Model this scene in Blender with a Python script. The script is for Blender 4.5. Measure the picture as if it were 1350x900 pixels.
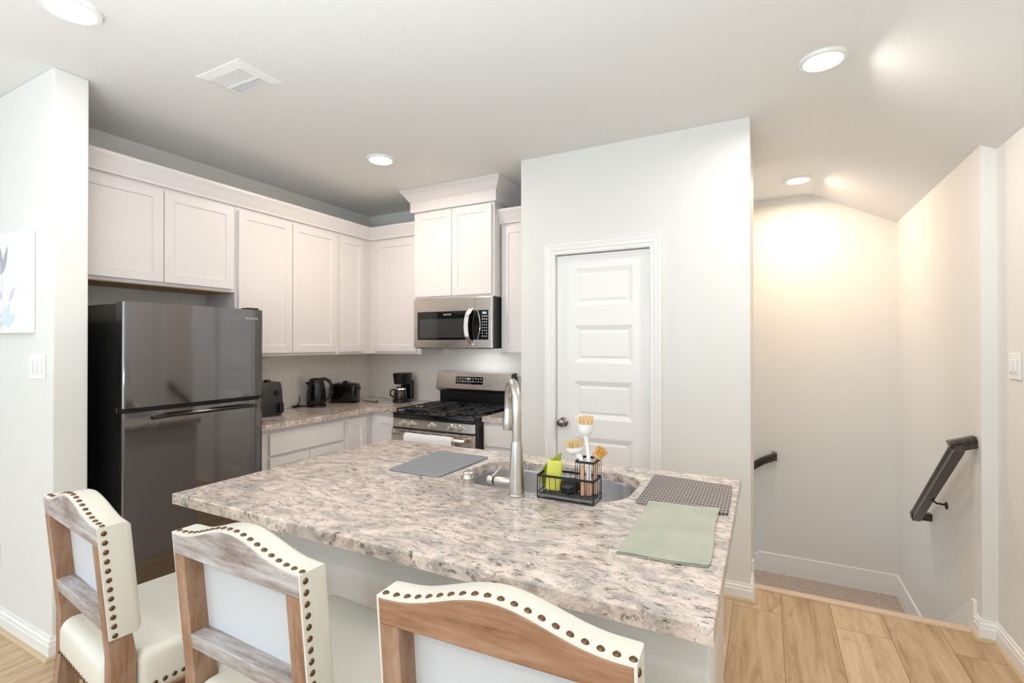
import bpy, bmesh, math, random
from mathutils import Vector, Matrix, noise
random.seed(7)
R = math.radians
for o in list(bpy.data.objects):
    bpy.data.objects.remove(o)
SC = bpy.context.scene
COL = SC.collection

# ------------------------------------------------------------------ camera
cam_d = bpy.data.cameras.new('camera')
cam = bpy.data.objects.new('camera', cam_d)
COL.objects.link(cam)
cam_d.sensor_width = 36.0
cam_d.lens = 36.0 * 645.0 / 1350.0
cam_d.clip_start = 0.02
cam.location = (0, 0, 1.454)
cam.rotation_euler = (R(90.25), 0, R(27.42))
SC.camera = cam

# ------------------------------------------------------------------ view, world, large lights
SC.view_settings.view_transform = 'Standard'
SC.view_settings.look = 'None'
SC.view_settings.exposure = -0.12
SC.view_settings.gamma = 1.0
SC.view_settings.use_curve_mapping = False
w = bpy.data.worlds.new('world'); SC.world = w; w.use_nodes = True
w.node_tree.nodes['Background'].inputs[0].default_value = (0.80, 0.90, 1.0, 1)
w.node_tree.nodes['Background'].inputs[1].default_value = 1.6

def area(name, loc, rot, sx, sy, power, col, shape='RECTANGLE', parent=None, spread=180):
    l = bpy.data.lights.new(name, 'AREA'); l.shape = shape; l.size = sx
    if shape in ('RECTANGLE', 'ELLIPSE'): l.size_y = sy
    l.energy = power; l.color = col; l.spread = R(spread)
    o = bpy.data.objects.new(name, l); COL.objects.link(o)
    o.location = loc; o.rotation_euler = rot
    if parent: o.parent = parent
    return o
DAY = (0.74, 0.88, 1.0)
WARM = (1.0, 0.91, 0.82)
STAIRWARM = (1.0, 0.74, 0.52)
# daylight entering by the living room windows behind the camera
UPT = R(104)
area('window_daylight', (-4.2, -3.52, 1.55), (UPT, 0, 0), 2.3, 1.9, 22, DAY)
area('window_daylight', (-1.0, -3.52, 1.55), (UPT, 0, 0), 2.3, 1.9, 46, DAY)
area('window_daylight', (-6.42, -1.3, 1.55), (R(100), 0, R(-90)), 2.2, 1.9, 24, DAY)
# added fill lamp behind the camera, bounced off the ceiling to brighten the kitchen
area('added_bounce_fill', (-0.7, -0.45, 1.15), (R(180), 0, 0), 2.0, 1.2, 92, (0.82, 0.92, 1.0))
DOWN_W = 11.0
STAIR_W = 16.0

# ------------------------------------------------------------------ materials
def lin(c):
    r = []
    for v in c[:3]:
        v = v / 255.0
        r.append(v / 12.92 if v <= 0.04045 else ((v + 0.055) / 1.055) ** 2.4)
    return (*r, 1.0)
MATS = {}
def mat(name, col=(200, 200, 200), rough=0.5, metal=0.0, spec=0.5, emit=None, estr=0.0, coat=0.0, trans=0.0, sheen=0.0):
    m = bpy.data.materials.new(name); m.use_nodes = True
    b = m.node_tree.nodes['Principled BSDF']
    b.inputs['Base Color'].default_value = lin(col)
    b.inputs['Roughness'].default_value = rough
    b.inputs['Metallic'].default_value = metal
    b.inputs['Specular IOR Level'].default_value = spec
    b.inputs['Coat Weight'].default_value = coat
    b.inputs['Coat Roughness'].default_value = 0.05
    b.inputs['Transmission Weight'].default_value = trans
    b.inputs['Sheen Weight'].default_value = sheen
    if emit:
        b.inputs['Emission Color'].default_value = lin(emit)
        b.inputs['Emission Strength'].default_value = estr
    MATS[name] = m
    return m
def nodes(m): return m.node_tree.nodes, m.node_tree.links, m.node_tree.nodes['Principled BSDF']
def coords(m, scale=(1, 1, 1), rot=(0, 0, 0), loc=(0, 0, 0), kind='Object'):
    N, L, b = nodes(m)
    t = N.new('ShaderNodeTexCoord'); mp = N.new('ShaderNodeMapping')
    L.new(t.outputs[kind], mp.inputs[0])
    mp.inputs['Scale'].default_value = scale; mp.inputs['Rotation'].default_value = rot; mp.inputs['Location'].default_value = loc
    return mp.outputs[0]
def nz(m, vec, scale, detail=3, rough=0.5, dist=0.0):
    N, L, b = nodes(m)
    n = N.new('ShaderNodeTexNoise'); L.new(vec, n.inputs['Vector'])
    n.inputs['Scale'].default_value = scale; n.inputs['Detail'].default_value = detail
    n.inputs['Roughness'].default_value = rough; n.inputs['Distortion'].default_value = dist
    return n.outputs['Fac']
def ramp(m, fac, stops, interp='LINEAR'):
    N, L, b = nodes(m)
    r = N.new('ShaderNodeValToRGB'); L.new(fac, r.inputs[0]); cr = r.color_ramp; cr.interpolation = interp
    while len(cr.elements) < len(stops): cr.elements.new(0.5)
    for e, (p, c) in zip(cr.elements, stops):
        e.position = p; e.color = lin(c) if len(c) == 3 else c
    return r.outputs[0]
def mixc(m, fac, a, b_, mode='MIX'):
    N, L, b = nodes(m)
    x = N.new('ShaderNodeMix'); x.data_type = 'RGBA'; x.blend_type = mode
    def put(i, v):
        if isinstance(v, (int, float)): x.inputs[i].default_value = v
        elif isinstance(v, tuple): x.inputs[i].default_value = lin(v) if len(v) == 3 else v
        else: L.new(v, x.inputs[i])
    put(0, fac); put(6, a); put(7, b_)
    return x.outputs[2]
def bump(m, h, strength=0.1, dist=0.01):
    N, L, b = nodes(m)
    bp = N.new('ShaderNodeBump'); bp.inputs['Strength'].default_value = strength; bp.inputs['Distance'].default_value = dist
    L.new(h, bp.inputs['Height']); L.new(bp.outputs[0], b.inputs['Normal'])
def setc(m, out): nodes(m)[1].new(out, nodes(m)[2].inputs['Base Color'])
def setr(m, out): nodes(m)[1].new(out, nodes(m)[2].inputs['Roughness'])
def maprange(m, fac, a, b_, c, d):
    N, L, b = nodes(m)
    x = N.new('ShaderNodeMapRange'); L.new(fac, x.inputs[0])
    for i, v in enumerate((a, b_, c, d)): x.inputs[i + 1].default_value = v
    return x.outputs[0]

wallm = mat('wall_paint', (230, 229, 225), 0.62, spec=0.3)
v = coords(wallm); bump(wallm, nz(wallm, v, 70, 2, 0.4), 0.10, 0.004)
ceilm = mat('ceiling_paint', (231, 231, 229), 0.7, spec=0.25)
v = coords(ceilm); bump(ceilm, nz(ceilm, v, 80, 3, 0.5), 0.16, 0.004)
trimm = mat('trim_paint', (243, 242, 240), 0.35, spec=0.45)
cabm = mat('cabinet_paint', (229, 224, 223), 0.38, spec=0.45)
blackplastic = mat('black_plastic', (22, 22, 23), 0.28)
blackmatte = mat('black_matte', (20, 20, 21), 0.6)
greyplastic = mat('charcoal_plastic', (58, 55, 54), 0.42)
fridgem = mat('fridge_gloss_black', (128, 127, 128), 0.07, metal=1.0)
v = coords(fridgem); bump(fridgem, nz(fridgem, v, 4, 2, 0.5), 0.012, 0.02)
fridgeside = mat('fridge_side_black', (20, 20, 21), 0.22, spec=0.8)
def steel(name, col, rough, sx=(1, 1, 60)):
    m = mat(name, col, rough, metal=1.0)
    v = coords(m, sx); n = nz(m, v, 14, 3, 0.6)
    setr(m, maprange(m, n, 0.3, 0.7, rough - 0.06, rough + 0.08)); 
    return m
steelm = steel('brushed_steel', (206, 198, 190), 0.28)
nickel = mat('brushed_nickel', (206, 203, 198), 0.30, metal=1.0)
sinkm = mat('sink_steel', (205, 206, 208), 0.26, metal=1.0)
chrome = mat('chrome', (225, 225, 225), 0.08, metal=1.0)
bronze = mat('antique_bronze', (112, 88, 64), 0.3, metal=1.0)
darknickel = mat('dark_nickel', (140, 136, 132), 0.18, metal=1.0)
blackglass = mat('black_glass', (14, 14, 15), 0.05, spec=0.6)
windowglass = mat('oven_window', (60, 60, 62), 0.10, spec=0.6)
castiron = mat('cast_iron', (34, 34, 36), 0.38)
enamel = mat('black_enamel', (14, 14, 15), 0.12)
printm = mat('white_print', (225, 226, 226), 0.5)
greyprint = mat('grey_print', (150, 152, 154), 0.5)
displaym = mat('display_glow', (40, 50, 55), 0.3, emit=(205, 225, 230), estr=0.9)
plastic = mat('white_plastic', (238, 238, 236), 0.35)
lens = mat('lamp_lens', (255, 250, 240), 0.4, emit=(255, 243, 222), estr=7.0)
darkslot = mat('dark_slot', (40, 40, 44), 0.8)
# leather like cream upholstery
cream = mat('cream_upholstery', (224, 220, 209), 0.42, spec=0.4)
v = coords(cream); bump(cream, nz(cream, v, 160, 3, 0.5), 0.06, 0.002)
backcloth = mat('white_backing_cloth', (208, 211, 215), 0.75)
v = coords(backcloth); bump(backcloth, nz(backcloth, v, 220, 2, 0.5), 0.08, 0.002)
# weathered wood
def oak(name, gs, stops, blotch):
    m = mat(name, (170, 140, 112), 0.55)
    g = nz(m, coords(m, gs), 1.5, 6, 0.7, 0.4); f = nz(m, coords(m, tuple(x * 3 for x in gs)), 2.0, 3, 0.6)
    n1 = nz(m, coords(m, (5, 5, 5)), 2.0, 4, 0.65, 0.5)
    c = ramp(m, g, stops)
    c = mixc(m, ramp(m, n1, [(0.42, (0, 0, 0)), (0.66, (170, 170, 170))]), c, blotch)
    c = mixc(m, ramp(m, f, [(0.45, (0, 0, 0)), (0.7, (90, 90, 90))]), c, (112, 82, 60))
    setc(m, c); bump(m, f, 0.15, 0.002)
    return m
woodm = oak('weathered_oak_posts', (30, 30, 3), [(0.32, (126, 86, 58)), (0.52, (156, 118, 90)), (0.72, (180, 152, 130))], (180, 160, 144))
brownrail = oak('brown_oak_rail', (3, 30, 30), [(0.32, (124, 84, 56)), (0.52, (158, 118, 88)), (0.72, (178, 146, 122))], (176, 142, 116))
railwood = oak('whitewashed_oak_rail', (4, 34, 34), [(0.30, (120, 98, 84)), (0.46, (160, 148, 142)), (0.68, (204, 202, 203))], (192, 190, 193))
darkrail = mat('espresso_wood', (44, 36, 32), 0.22, spec=0.7)
v = coords(darkrail, (8, 1, 8)); g = nz(darkrail, v, 5, 4, 0.6)
setc(darkrail, ramp(darkrail, g, [(0.35, (34, 27, 24)), (0.7, (66, 55, 49))]))
peach = mat('beech_handle', (226, 178, 140), 0.5)
bristlem = mat('tan_bristles', (232, 202, 150), 0.7)
bristle2 = mat('amber_bristles', (228, 178, 92), 0.7)
lime = mat('lime_cloth', (152, 164, 44), 0.8, sheen=0.3)
v = coords(lime); bump(lime, nz(lime, v, 300, 2), 0.3, 0.002)
yellow = mat('yellow_sponge', (214, 212, 96), 0.85)
v = coords(yellow); bump(yellow, nz(yellow, v, 260, 3), 0.5, 0.003)
whitecloth = mat('white_towel', (236, 235, 238), 0.9, sheen=0.3)
v = coords(whitecloth); bump(whitecloth, nz(whitecloth, v, 400, 2), 0.4, 0.002)
sage = mat('sage_towel', (181, 189, 168), 0.95, sheen=0.3)
v = coords(sage, (1, 1, 1)); n1 = nz(sage, v, 9, 4, 0.6); v4 = coords(sage, (60, 900, 60)); wv = nz(sage, v4, 1.0, 2)
setc(sage, ramp(sage, n1, [(0.3, (160, 165, 148)), (0.55, (174, 176, 158)), (0.75, (188, 182, 162))])); bump(sage, wv, 0.5, 0.002)
carpet = mat('taupe_carpet', (190, 178, 168), 1.0)
v = coords(carpet); n1 = nz(carpet, v, 130, 3, 0.7)
setc(carpet, ramp(carpet, n1, [(0.34, (150, 134, 124)), (0.66, (228, 214, 204))])); bump(carpet, n1, 0.8, 0.01)
nosing = mat('nosing_tan', (214, 190, 165), 0.5)
shoem = mat('oak_shoe', (202, 178, 144), 0.45)

# speckled granite, streaks run along the long side of the island
def granite(name, rot=0.0):
    m = mat(name, (215, 200, 190), 0.16, spec=0.5)
    N, L, b = nodes(m)
    vw = coords(m, (1, 1, 1))
    warp = N.new('ShaderNodeTexNoise'); L.new(vw, warp.inputs['Vector']); warp.inputs['Scale'].default_value = 3.2; warp.inputs['Detail'].default_value = 3
    add = N.new('ShaderNodeVectorMath'); add.operation = 'MULTIPLY_ADD'
    L.new(warp.outputs['Color'], add.inputs[0]); add.inputs[1].default_value = (0.20, 0.20, 0.20); L.new(vw, add.inputs[2])
    mp = N.new('ShaderNodeMapping'); L.new(add.outputs[0], mp.inputs[0])
    mp.inputs['Rotation'].default_value = (0, 0, rot); mp.inputs['Scale'].default_value = (1.3, 2.7, 2.0)
    s = mp.outputs[0]
    patch = nz(m, s, 6.0, 6, 0.66)
    base = ramp(m, patch, [(0.30, (164, 157, 153)), (0.44, (198, 186, 178)), (0.54, (222, 204, 193)), (0.72, (238, 228, 219))])
    flow = nz(m, s, 11, 9, 0.86)
    c = mixc(m, ramp(m, flow, [(0.485, (0, 0, 0)), (0.56, (205, 205, 205))]), base, (138, 129, 123))
    rust = nz(m, s, 5.0, 6, 0.7, 0.4)
    c = mixc(m, ramp(m, rust, [(0.56, (0, 0, 0)), (0.70, (150, 150, 150))]), c, (158, 134, 120))
    mp2 = N.new('ShaderNodeMapping'); L.new(mp.outputs[0], mp2.inputs[0]); mp2.inputs['Scale'].default_value = (1, 1.3, 1)
    spk = nz(m, mp2.outputs[0], 17, 9, 0.85)
    c = mixc(m, ramp(m, spk, [(0.545, (0, 0, 0)), (0.585, (245, 245, 245))]), c, (74, 68, 66))
    wh = nz(m, s, 30, 8, 0.8)
    c = mixc(m, ramp(m, wh, [(0.55, (0, 0, 0)), (0.66, (170, 170, 170))]), c, (240, 234, 229))
    setc(m, c)
    return m
gran = granite('granite_island', R(-8))
gran2 = granite('granite_wall_counter', R(70))

# oak planks running away from the camera
floorm = mat('oak_planks', (205, 178, 140), 0.42, spec=0.35)
N, L, b = nodes(floorm)
v = coords(floorm, (1, 1, 1), (0, 0, R(90)), (0, -0.073, 0))
br = N.new('ShaderNodeTexBrick'); L.new(v, br.inputs['Vector'])
br.offset = 0.37; br.inputs['Scale'].default_value = 1.0
br.inputs['Brick Width'].default_value = 1.5; br.inputs['Row Height'].default_value = 0.2375
br.inputs['Mortar Size'].default_value = 0.0016; br.inputs['Mortar Smooth'].default_value = 0.2
br.inputs['Color1'].default_value = (0, 0, 0, 1); br.inputs['Color2'].default_value = (1, 1, 1, 1); br.inputs['Mortar'].default_value = (0.5, 0.5, 0.5, 1)
tc = N.new('ShaderNodeTexCoord')
off = N.new('ShaderNodeVectorMath'); off.operation = 'MULTIPLY_ADD'
L.new(br.outputs['Color'], off.inputs[0]); off.inputs[1].default_value = (3.1, 7.7, 5.0); L.new(tc.outputs['Object'], off.inputs[2])
mg = N.new('ShaderNodeMapping'); L.new(off.outputs[0], mg.inputs[0]); mg.inputs['Scale'].default_value = (14.0, 1.1, 1)
g1 = nz(floorm, mg.outputs[0], 1.4, 7, 0.66, 0.5)
mg2 = N.new('ShaderNodeMapping'); L.new(off.outputs[0], mg2.inputs[0]); mg2.inputs['Scale'].default_value = (60, 3, 1)
g2 = nz(floorm, mg2.outputs[0], 2.0, 3, 0.6)
mg3 = N.new('ShaderNodeMapping'); L.new(off.outputs[0], mg3.inputs[0]); mg3.inputs['Scale'].default_value = (5.0, 1.8, 1)
g3 = nz(floorm, mg3.outputs[0], 2.0, 6, 0.68, 0.8)
c = ramp(floorm, g1, [(0.30, (168, 140, 108)), (0.48, (201, 174, 140)), (0.72, (222, 200, 170))])
c = mixc(floorm, ramp(floorm, g3, [(0.57, (0, 0, 0)), (0.70, (190, 190, 190))]), c, (144, 114, 84))
c = mixc(floorm, ramp(floorm, g2, [(0.42, (0, 0, 0)), (0.72, (110, 110, 110))]), c, (160, 128, 94))
tint = ramp(floorm, br.outputs['Color'], [(0.0, (236, 230, 224)), (1.0, (255, 255, 255))])
c = mixc(floorm, 1.0, c, tint, 'MULTIPLY')
c = mixc(floorm, br.outputs['Fac'], c, (120, 92, 66))
setc(floorm, c); bump(floorm, g2, 0.05, 0.001)

# glossy white subway tile
def tile(name, axis):
    m = mat(name, (222, 216, 208), 0.12, spec=0.5)
    N, L, b = nodes(m)
    tcn = N.new('ShaderNodeTexCoord'); sep = N.new('ShaderNodeSeparateXYZ'); L.new(tcn.outputs['Object'], sep.inputs[0])
    com = N.new('ShaderNodeCombineXYZ'); L.new(sep.outputs[axis], com.inputs[0]); L.new(sep.outputs[2], com.inputs[1])
    k = N.new('ShaderNodeTexBrick'); L.new(com.outputs[0], k.inputs['Vector'])
    k.inputs['Scale'].default_value = 1; k.inputs['Brick Width'].default_value = 0.152; k.inputs['Row Height'].default_value = 0.0765
    k.inputs['Mortar Size'].default_value = 0.0016; k.inputs['Mortar Smooth'].default_value = 0.4
    k.inputs['Color1'].default_value = lin((242, 235, 226)); k.inputs['Color2'].default_value = lin((239, 232, 223)); k.inputs['Mortar'].default_value = lin((234, 227, 218))
    setc(m, k.outputs['Color'])
    inv = N.new('ShaderNodeMath'); inv.operation = 'SUBTRACT'; inv.inputs[0].default_value = 1; L.new(k.outputs['Fac'], inv.inputs[1])
    n = nz(m, tcn.outputs['Object'], 9, 2)
    ad = N.new('ShaderNodeMath'); ad.operation = 'MULTIPLY_ADD'; L.new(n, ad.inputs[0]); ad.inputs[1].default_value = 1.2; L.new(inv.outputs[0], ad.inputs[2])
    bump(m, ad.outputs[0], 0.12, 0.002)
    return m
tile_y = tile('subway_tile_side', 1)
tile_x = tile('subway_tile_back', 0)

# silicone / woven mats
def matweave(name, dark, light, sx, sy, th):
    m = mat(name, light, 0.6)
    N, L, b = nodes(m)
    v = coords(m, (sx, sy, 1))
    w1 = N.new('ShaderNodeTexWave'); L.new(v, w1.inputs['Vector']); w1.bands_direction = 'X'; w1.inputs['Scale'].default_value = 1
    w2 = N.new('ShaderNodeTexWave'); L.new(v, w2.inputs['Vector']); w2.bands_direction = 'Y'; w2.inputs['Scale'].default_value = 1
    mu = N.new('ShaderNodeMath'); mu.operation = 'MULTIPLY'; L.new(w1.outputs['Fac'], mu.inputs[0]); L.new(w2.outputs['Fac'], mu.inputs[1])
    setc(m, ramp(m, mu.outputs[0], [(0.0, light), (th, light), (min(th + 0.3, 1.0), dark)]))
    bump(m, mu.outputs[0], -0.6, 0.003)
    return m
greymat = matweave('grey_silicone', (96, 100, 106), (146, 150, 156), 32, 13, 0.12)
taupemat = matweave('taupe_woven', (62, 55, 54), (146, 137, 134), 29, 11.5, 0.2)

# ------------------------------------------------------------------ mesh helpers
def setp(o, label=None, cat=None, group=None, kind=None):
    if label: o['label'] = label
    if cat: o['category'] = cat
    if group: o['group'] = group
    if kind: o['kind'] = kind
    return o
def thing(name, label, cat, loc=(0, 0, 0), rz=0.0, group=None):
    o = bpy.data.objects.new(name, None); COL.objects.link(o)
    o.location = loc; o.rotation_euler = (0, 0, rz); o.empty_display_size = 0.05
    return setp(o, label, cat, group)
def wloc(o):
    p = Vector((0, 0, 0))
    while o is not None:
        p += Vector(o.location); o = o.parent
    return p

class MB:
    """collects shapes, links them as one mesh; coordinates are room coordinates unless local=True"""
    def __init__(s): s.bm = bmesh.new()
    def add(s, verts, faces):
        vs = [s.bm.verts.new(v) for v in verts]
        for f in faces:
            try: s.bm.faces.new([vs[i] for i in f])
            except ValueError: pass
        return vs
    def merge(s, b, M=None):
        me = bpy.data.meshes.new('tmp'); b.to_mesh(me); b.free()
        if M is not None: me.transform(M)
        s.bm.from_mesh(me); bpy.data.meshes.remove(me)
        return s
    def box(s, x0, y0, z0, x1, y1, z1, bev=0.0, seg=2, M=None):
        b = bmesh.new()
        bmesh.ops.create_cube(b, size=1)
        for v in b.verts:
            v.co = Vector(((x0 + x1) / 2 + v.co.x * (x1 - x0), (y0 + y1) / 2 + v.co.y * (y1 - y0), (z0 + z1) / 2 + v.co.z * (z1 - z0)))
        if bev: bmesh.ops.bevel(b, geom=b.edges[:], offset=bev, segments=seg, profile=0.5, affect='EDGES')
        return s.merge(b, M)
    def cyl(s, p0, p1, r0, r1=None, n=24, bev=0.0):
        p0, p1 = Vector(p0), Vector(p1); r1 = r0 if r1 is None else r1
        b = bmesh.new(); d = p1 - p0
        bmesh.ops.create_cone(b, cap_ends=True, segments=n, radius1=r0, radius2=r1, depth=d.length)
        if bev:
            es = [e for e in b.edges if len(e.link_faces) == 2 and any(len(f.verts) > 4 for f in e.link_faces)]
            bmesh.ops.bevel(b, geom=es, offset=bev, segments=2, profile=0.5, affect='EDGES')
        M = Matrix.Translation((p0 + p1) / 2) @ Vector((0, 0, 1)).rotation_difference(d.normalized()).to_matrix().to_4x4()
        return s.merge(b, M)
    def tube(s, pts, r, n=10, closed=False):
        pts = [Vector(p) for p in pts]; k = len(pts)
        rs = r if isinstance(r, (list, tuple)) else [r] * k
        rings = []; up = None
        for i, p in enumerate(pts):
            if closed: t = pts[(i + 1) % k] - pts[i - 1]
            else: t = pts[min(i + 1, k - 1)] - pts[max(i - 1, 0)]
            t.normalize()
            if up is None:
                up = Vector((0, 0, 1)) if abs(t.z) < 0.9 else Vector((1, 0, 0))
            a = t.cross(up)
            if a.length < 1e-4: a = t.cross(Vector((0.3, 1, 0.2)))
            a.normalize(); up = a.cross(t).normalized()
            rings.append([s.bm.verts.new(p + (a * math.cos(2 * math.pi * j / n) + up * math.sin(2 * math.pi * j / n)) * rs[i]) for j in range(n)])
        m = k if closed else k - 1
        for i in range(m):
            A, B = rings[i], rings[(i + 1) % k]
            for j in range(n):
                s.bm.faces.new([A[j], A[(j + 1) % n], B[(j + 1) % n], B[j]])
        if not closed:
            s.bm.faces.new(rings[0][::-1]); s.bm.faces.new(rings[-1])
        return s
    def lathe(s, prof, c=(0, 0, 0), n=32, M=None):
        b = bmesh.new(); rings = []
        for r, z in prof:
            if r < 1e-6: rings.append([b.verts.new((0, 0, z))])
            else: rings.append([b.verts.new((r * math.cos(2 * math.pi * j / n), r * math.sin(2 * math.pi * j / n), z)) for j in range(n)])
        for A, B in zip(rings, rings[1:]):
            for j in range(n):
                q = []
                q += [A[j], A[(j + 1) % n]] if len(A) > 1 else [A[0]]
                q += [B[(j + 1) % n], B[j]] if len(B) > 1 else [B[0]]
                if len(q) >= 3:
                    b.faces.new(q)
        T = Matrix.Translation(c) @ (M if M is not None else Matrix.Identity(4))
        return s.merge(b, T)
    def prism(s, pts, axis, a, b_):
        """pts: 2D outline; axis 0/1/2 is the extrusion direction from a to b_"""
        def P(p, t):
            q = list(p); q.insert(axis, t); return Vector(q)
        n = len(pts)
        vs = [P(p, a) for p in pts] + [P(p, b_) for p in pts]
        fs = [list(range(n))[::-1], list(range(n, 2 * n))] + [[i, (i + 1) % n, n + (i + 1) % n, n + i] for i in range(n)]
        s.add(vs, fs); return s
    def grid(s, fn, nu, nv, flip=False):
        vs = [[s.bm.verts.new(fn(i / nu, j / nv)) for j in range(nv + 1)] for i in range(nu + 1)]
        for i in range(nu):
            for j in range(nv):
                s.bm.faces.new([vs[i][j], vs[i + 1][j], vs[i + 1][j + 1], vs[i][j + 1]])
        return vs
    def build(s, name, m, parent=None, smooth=False, local=False, label=None, weld=True, sub=0, bevel=0.0, bseg=2, solid=0.0):
        if weld: bmesh.ops.remove_doubles(s.bm, verts=s.bm.verts, dist=1e-5)
        bmesh.ops.recalc_face_normals(s.bm, faces=s.bm.faces)
        me = bpy.data.meshes.new(name)
        co = [v.co.copy() for v in s.bm.verts]
        if local: off = Vector((0, 0, 0))
        elif parent is not None: off = wloc(parent)
        else:
            off = Vector(((min(c.x for c in co) + max(c.x for c in co)) / 2, (min(c.y for c in co) + max(c.y for c in co)) / 2, min(c.z for c in co)))
        if off.length: bmesh.ops.translate(s.bm, verts=s.bm.verts, vec=-off)
        s.bm.to_mesh(me); s.bm.free()
        if isinstance(m, (list, tuple)):
            for q in m: me.materials.append(q)
        else: me.materials.append(m)
        if smooth:
            for p in me.polygons: p.use_smooth = True
            try: me.set_sharp_from_angle(angle=R(38))
            except Exception: pass
        o = bpy.data.objects.new(name, me); COL.objects.link(o)
        if parent is not None: o.parent = parent
        elif not local: o.location = off
        if solid:
            q = o.modifiers.new('solid', 'SOLIDIFY'); q.thickness = solid; q.offset = 0
        if bevel:
            q = o.modifiers.new('bevel', 'BEVEL'); q.width = bevel; q.segments = bseg; q.limit_method = 'ANGLE'; q.angle_limit = R(40)
        if sub:
            q = o.modifiers.new('sub', 'SUBSURF'); q.levels = sub; q.render_levels = sub
        if label: o['label'] = label
        return o

def struct(name, mb, m, **k):
    o = mb.build(name, m, **k); o['kind'] = 'structure'; return o

def text(name, body, size, o, u, up, m, parent, extrude=0.0006):
    c = bpy.data.curves.new(name, 'FONT'); c.body = body; c.size = size; c.extrude = extrude
    c.align_x = 'CENTER'; c.align_y = 'CENTER'; c.resolution_u = 2
    tmp = bpy.data.objects.new(name, c); COL.objects.link(tmp)
    bpy.context.view_layer.update()
    me = bpy.data.meshes.new_from_object(tmp.evaluated_get(bpy.context.evaluated_depsgraph_get()))
    bpy.data.objects.remove(tmp); me.name = name
    u = Vector(u).normalized(); up = Vector(up).normalized(); n = u.cross(up)
    M = Matrix((u, up, n)).transposed().to_4x4()
    M.translation = Vector(o) - wloc(parent)
    me.transform(M); me.materials.clear(); me.materials.append(m)
    ob = bpy.data.objects.new(name, me); COL.objects.link(ob); ob.parent = parent
    return ob

def paneled(mb, o, u, n, w, h, panels, thick=0.02, depth=0.008, slope=0.006, raised=0.0, rin=0.02):
    """slab in the plane of u and z, facing n, with sunk panels [(u0,v0,u1,v1)]"""
    o, u, n = Vector(o), Vector(u), Vector(n); z = Vector((0, 0, 1))
    P = lambda a, b, d: o + u * a + z * b + n * d
    us = sorted({0, w} | {p[0] for p in panels} | {p[2] for p in panels})
    vs = sorted({0, h} | {p[1] for p in panels} | {p[3] for p in panels})
    for i in range(len(us) - 1):
        for j in range(len(vs) - 1):
            a, b_, c, d = us[i], vs[j], us[i + 1], vs[j + 1]
            inside = any(p[0] <= a + 1e-6 and p[2] >= c - 1e-6 and p[1] <= b_ + 1e-6 and p[3] >= d - 1e-6 for p in panels)
            if not inside:
                mb.add([P(a, b_, 0), P(c, b_, 0), P(c, d, 0), P(a, d, 0)], [(0, 1, 2, 3)])
    def ring(A, B):
        mb.add(A + B, [(i, (i + 1) % 4, 4 + (i + 1) % 4, 4 + i) for i in range(4)])
    for (a, b_, c, d) in panels:
        loops = [(0, 0), (slope, -depth)]
        if raised: loops += [(slope + rin, -depth), (slope + rin + 0.012, -depth + raised)]
        L_ = [[P(a + s_, b_ + s_, t), P(c - s_, b_ + s_, t), P(c - s_, d - s_, t), P(a + s_, d - s_, t)] for s_, t in loops]
        for A, B in zip(L_, L_[1:]): ring(A, B)
        mb.add(L_[-1], [(0, 1, 2, 3)])
    F = [P(0, 0, 0), P(w, 0, 0), P(w, h, 0), P(0, h, 0)]; B = [P(0, 0, -thick), P(w, 0, -thick), P(w, h, -thick), P(0, h, -thick)]
    # sides are split where the panels are, plain quads are enough here
    mb.add(F + B, [(i, (i + 1) % 4, 4 + (i + 1) % 4, 4 + i) for i in range(4)] + [(7, 6, 5, 4)])
    return mb

# ================================================================== ROOM
CZ = 2.74
# floor: oak slab with the stair opening cut out at the far right
fl = MB(); fl.prism([(-6.6, -3.7), (1.15, -3.7), (1.15, 3.28), (-0.08, 3.28), (-0.08, 3.9), (-6.6, 3.9)], 2, -0.12, 0.0)
struct('floor', fl, floorm, local=True)
# ceiling: flat, folding down along a ridge at x = 0.35
ce = MB(); sl = math.tan(R(27.6))
ce.prism([(-6.6, CZ), (0.35, CZ), (1.2, CZ - 0.85 * sl), (1.2, CZ - 0.85 * sl + 0.12), (0.35, CZ + 0.12), (-6.6, CZ + 0.12)], 1, -3.7, 5.1)
struct('ceiling', ce, ceilm)

struct('wall_left', MB().box(-6.6, 1.03, 0, -2.93, 1.165, CZ, 0.006), wallm)
struct('wall_kitchen_side', MB().box(-3.70, 1.165, 0, -3.57, 3.74, CZ), wallm)
struct('wall_kitchen_back', MB().box(-3.70, 3.74, 0, -1.525, 3.86, CZ), wallm)
wp = MB()
wp.box(-1.525, 3.08, 0, -1.285, 3.20, CZ); wp.box(-0.62, 3.08, 0, -0.078, 3.20, CZ); wp.box(-1.285, 3.08, 2.07, -0.62, 3.20, CZ)
struct('wall_pantry', wp, wallm)
struct('wall_pantry_return', MB().box(-1.525, 3.20, 0, -1.42, 3.74, CZ), wallm)
struct('wall_stair_left', MB().box(-0.20, 3.20, -2.2, -0.078, 3.95, CZ), wallm)
struct('wall_stair_back', MB().box(-2.2, 4.93, -2.2, 0.94, 5.05, CZ), wallm)
struct('wall_stair_right', MB().box(0.94, 3.20, -2.2, 1.12, 4.93, 2.48), wallm)
struct('wall_right', MB().box(1.0, -3.7, 0, 1.12, 3.20, 2.42), wallm)
struct('wall_pantry_rear', MB().box(-2.2, 3.95, -2.2, -0.20, 4.05, CZ), wallm)
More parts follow.
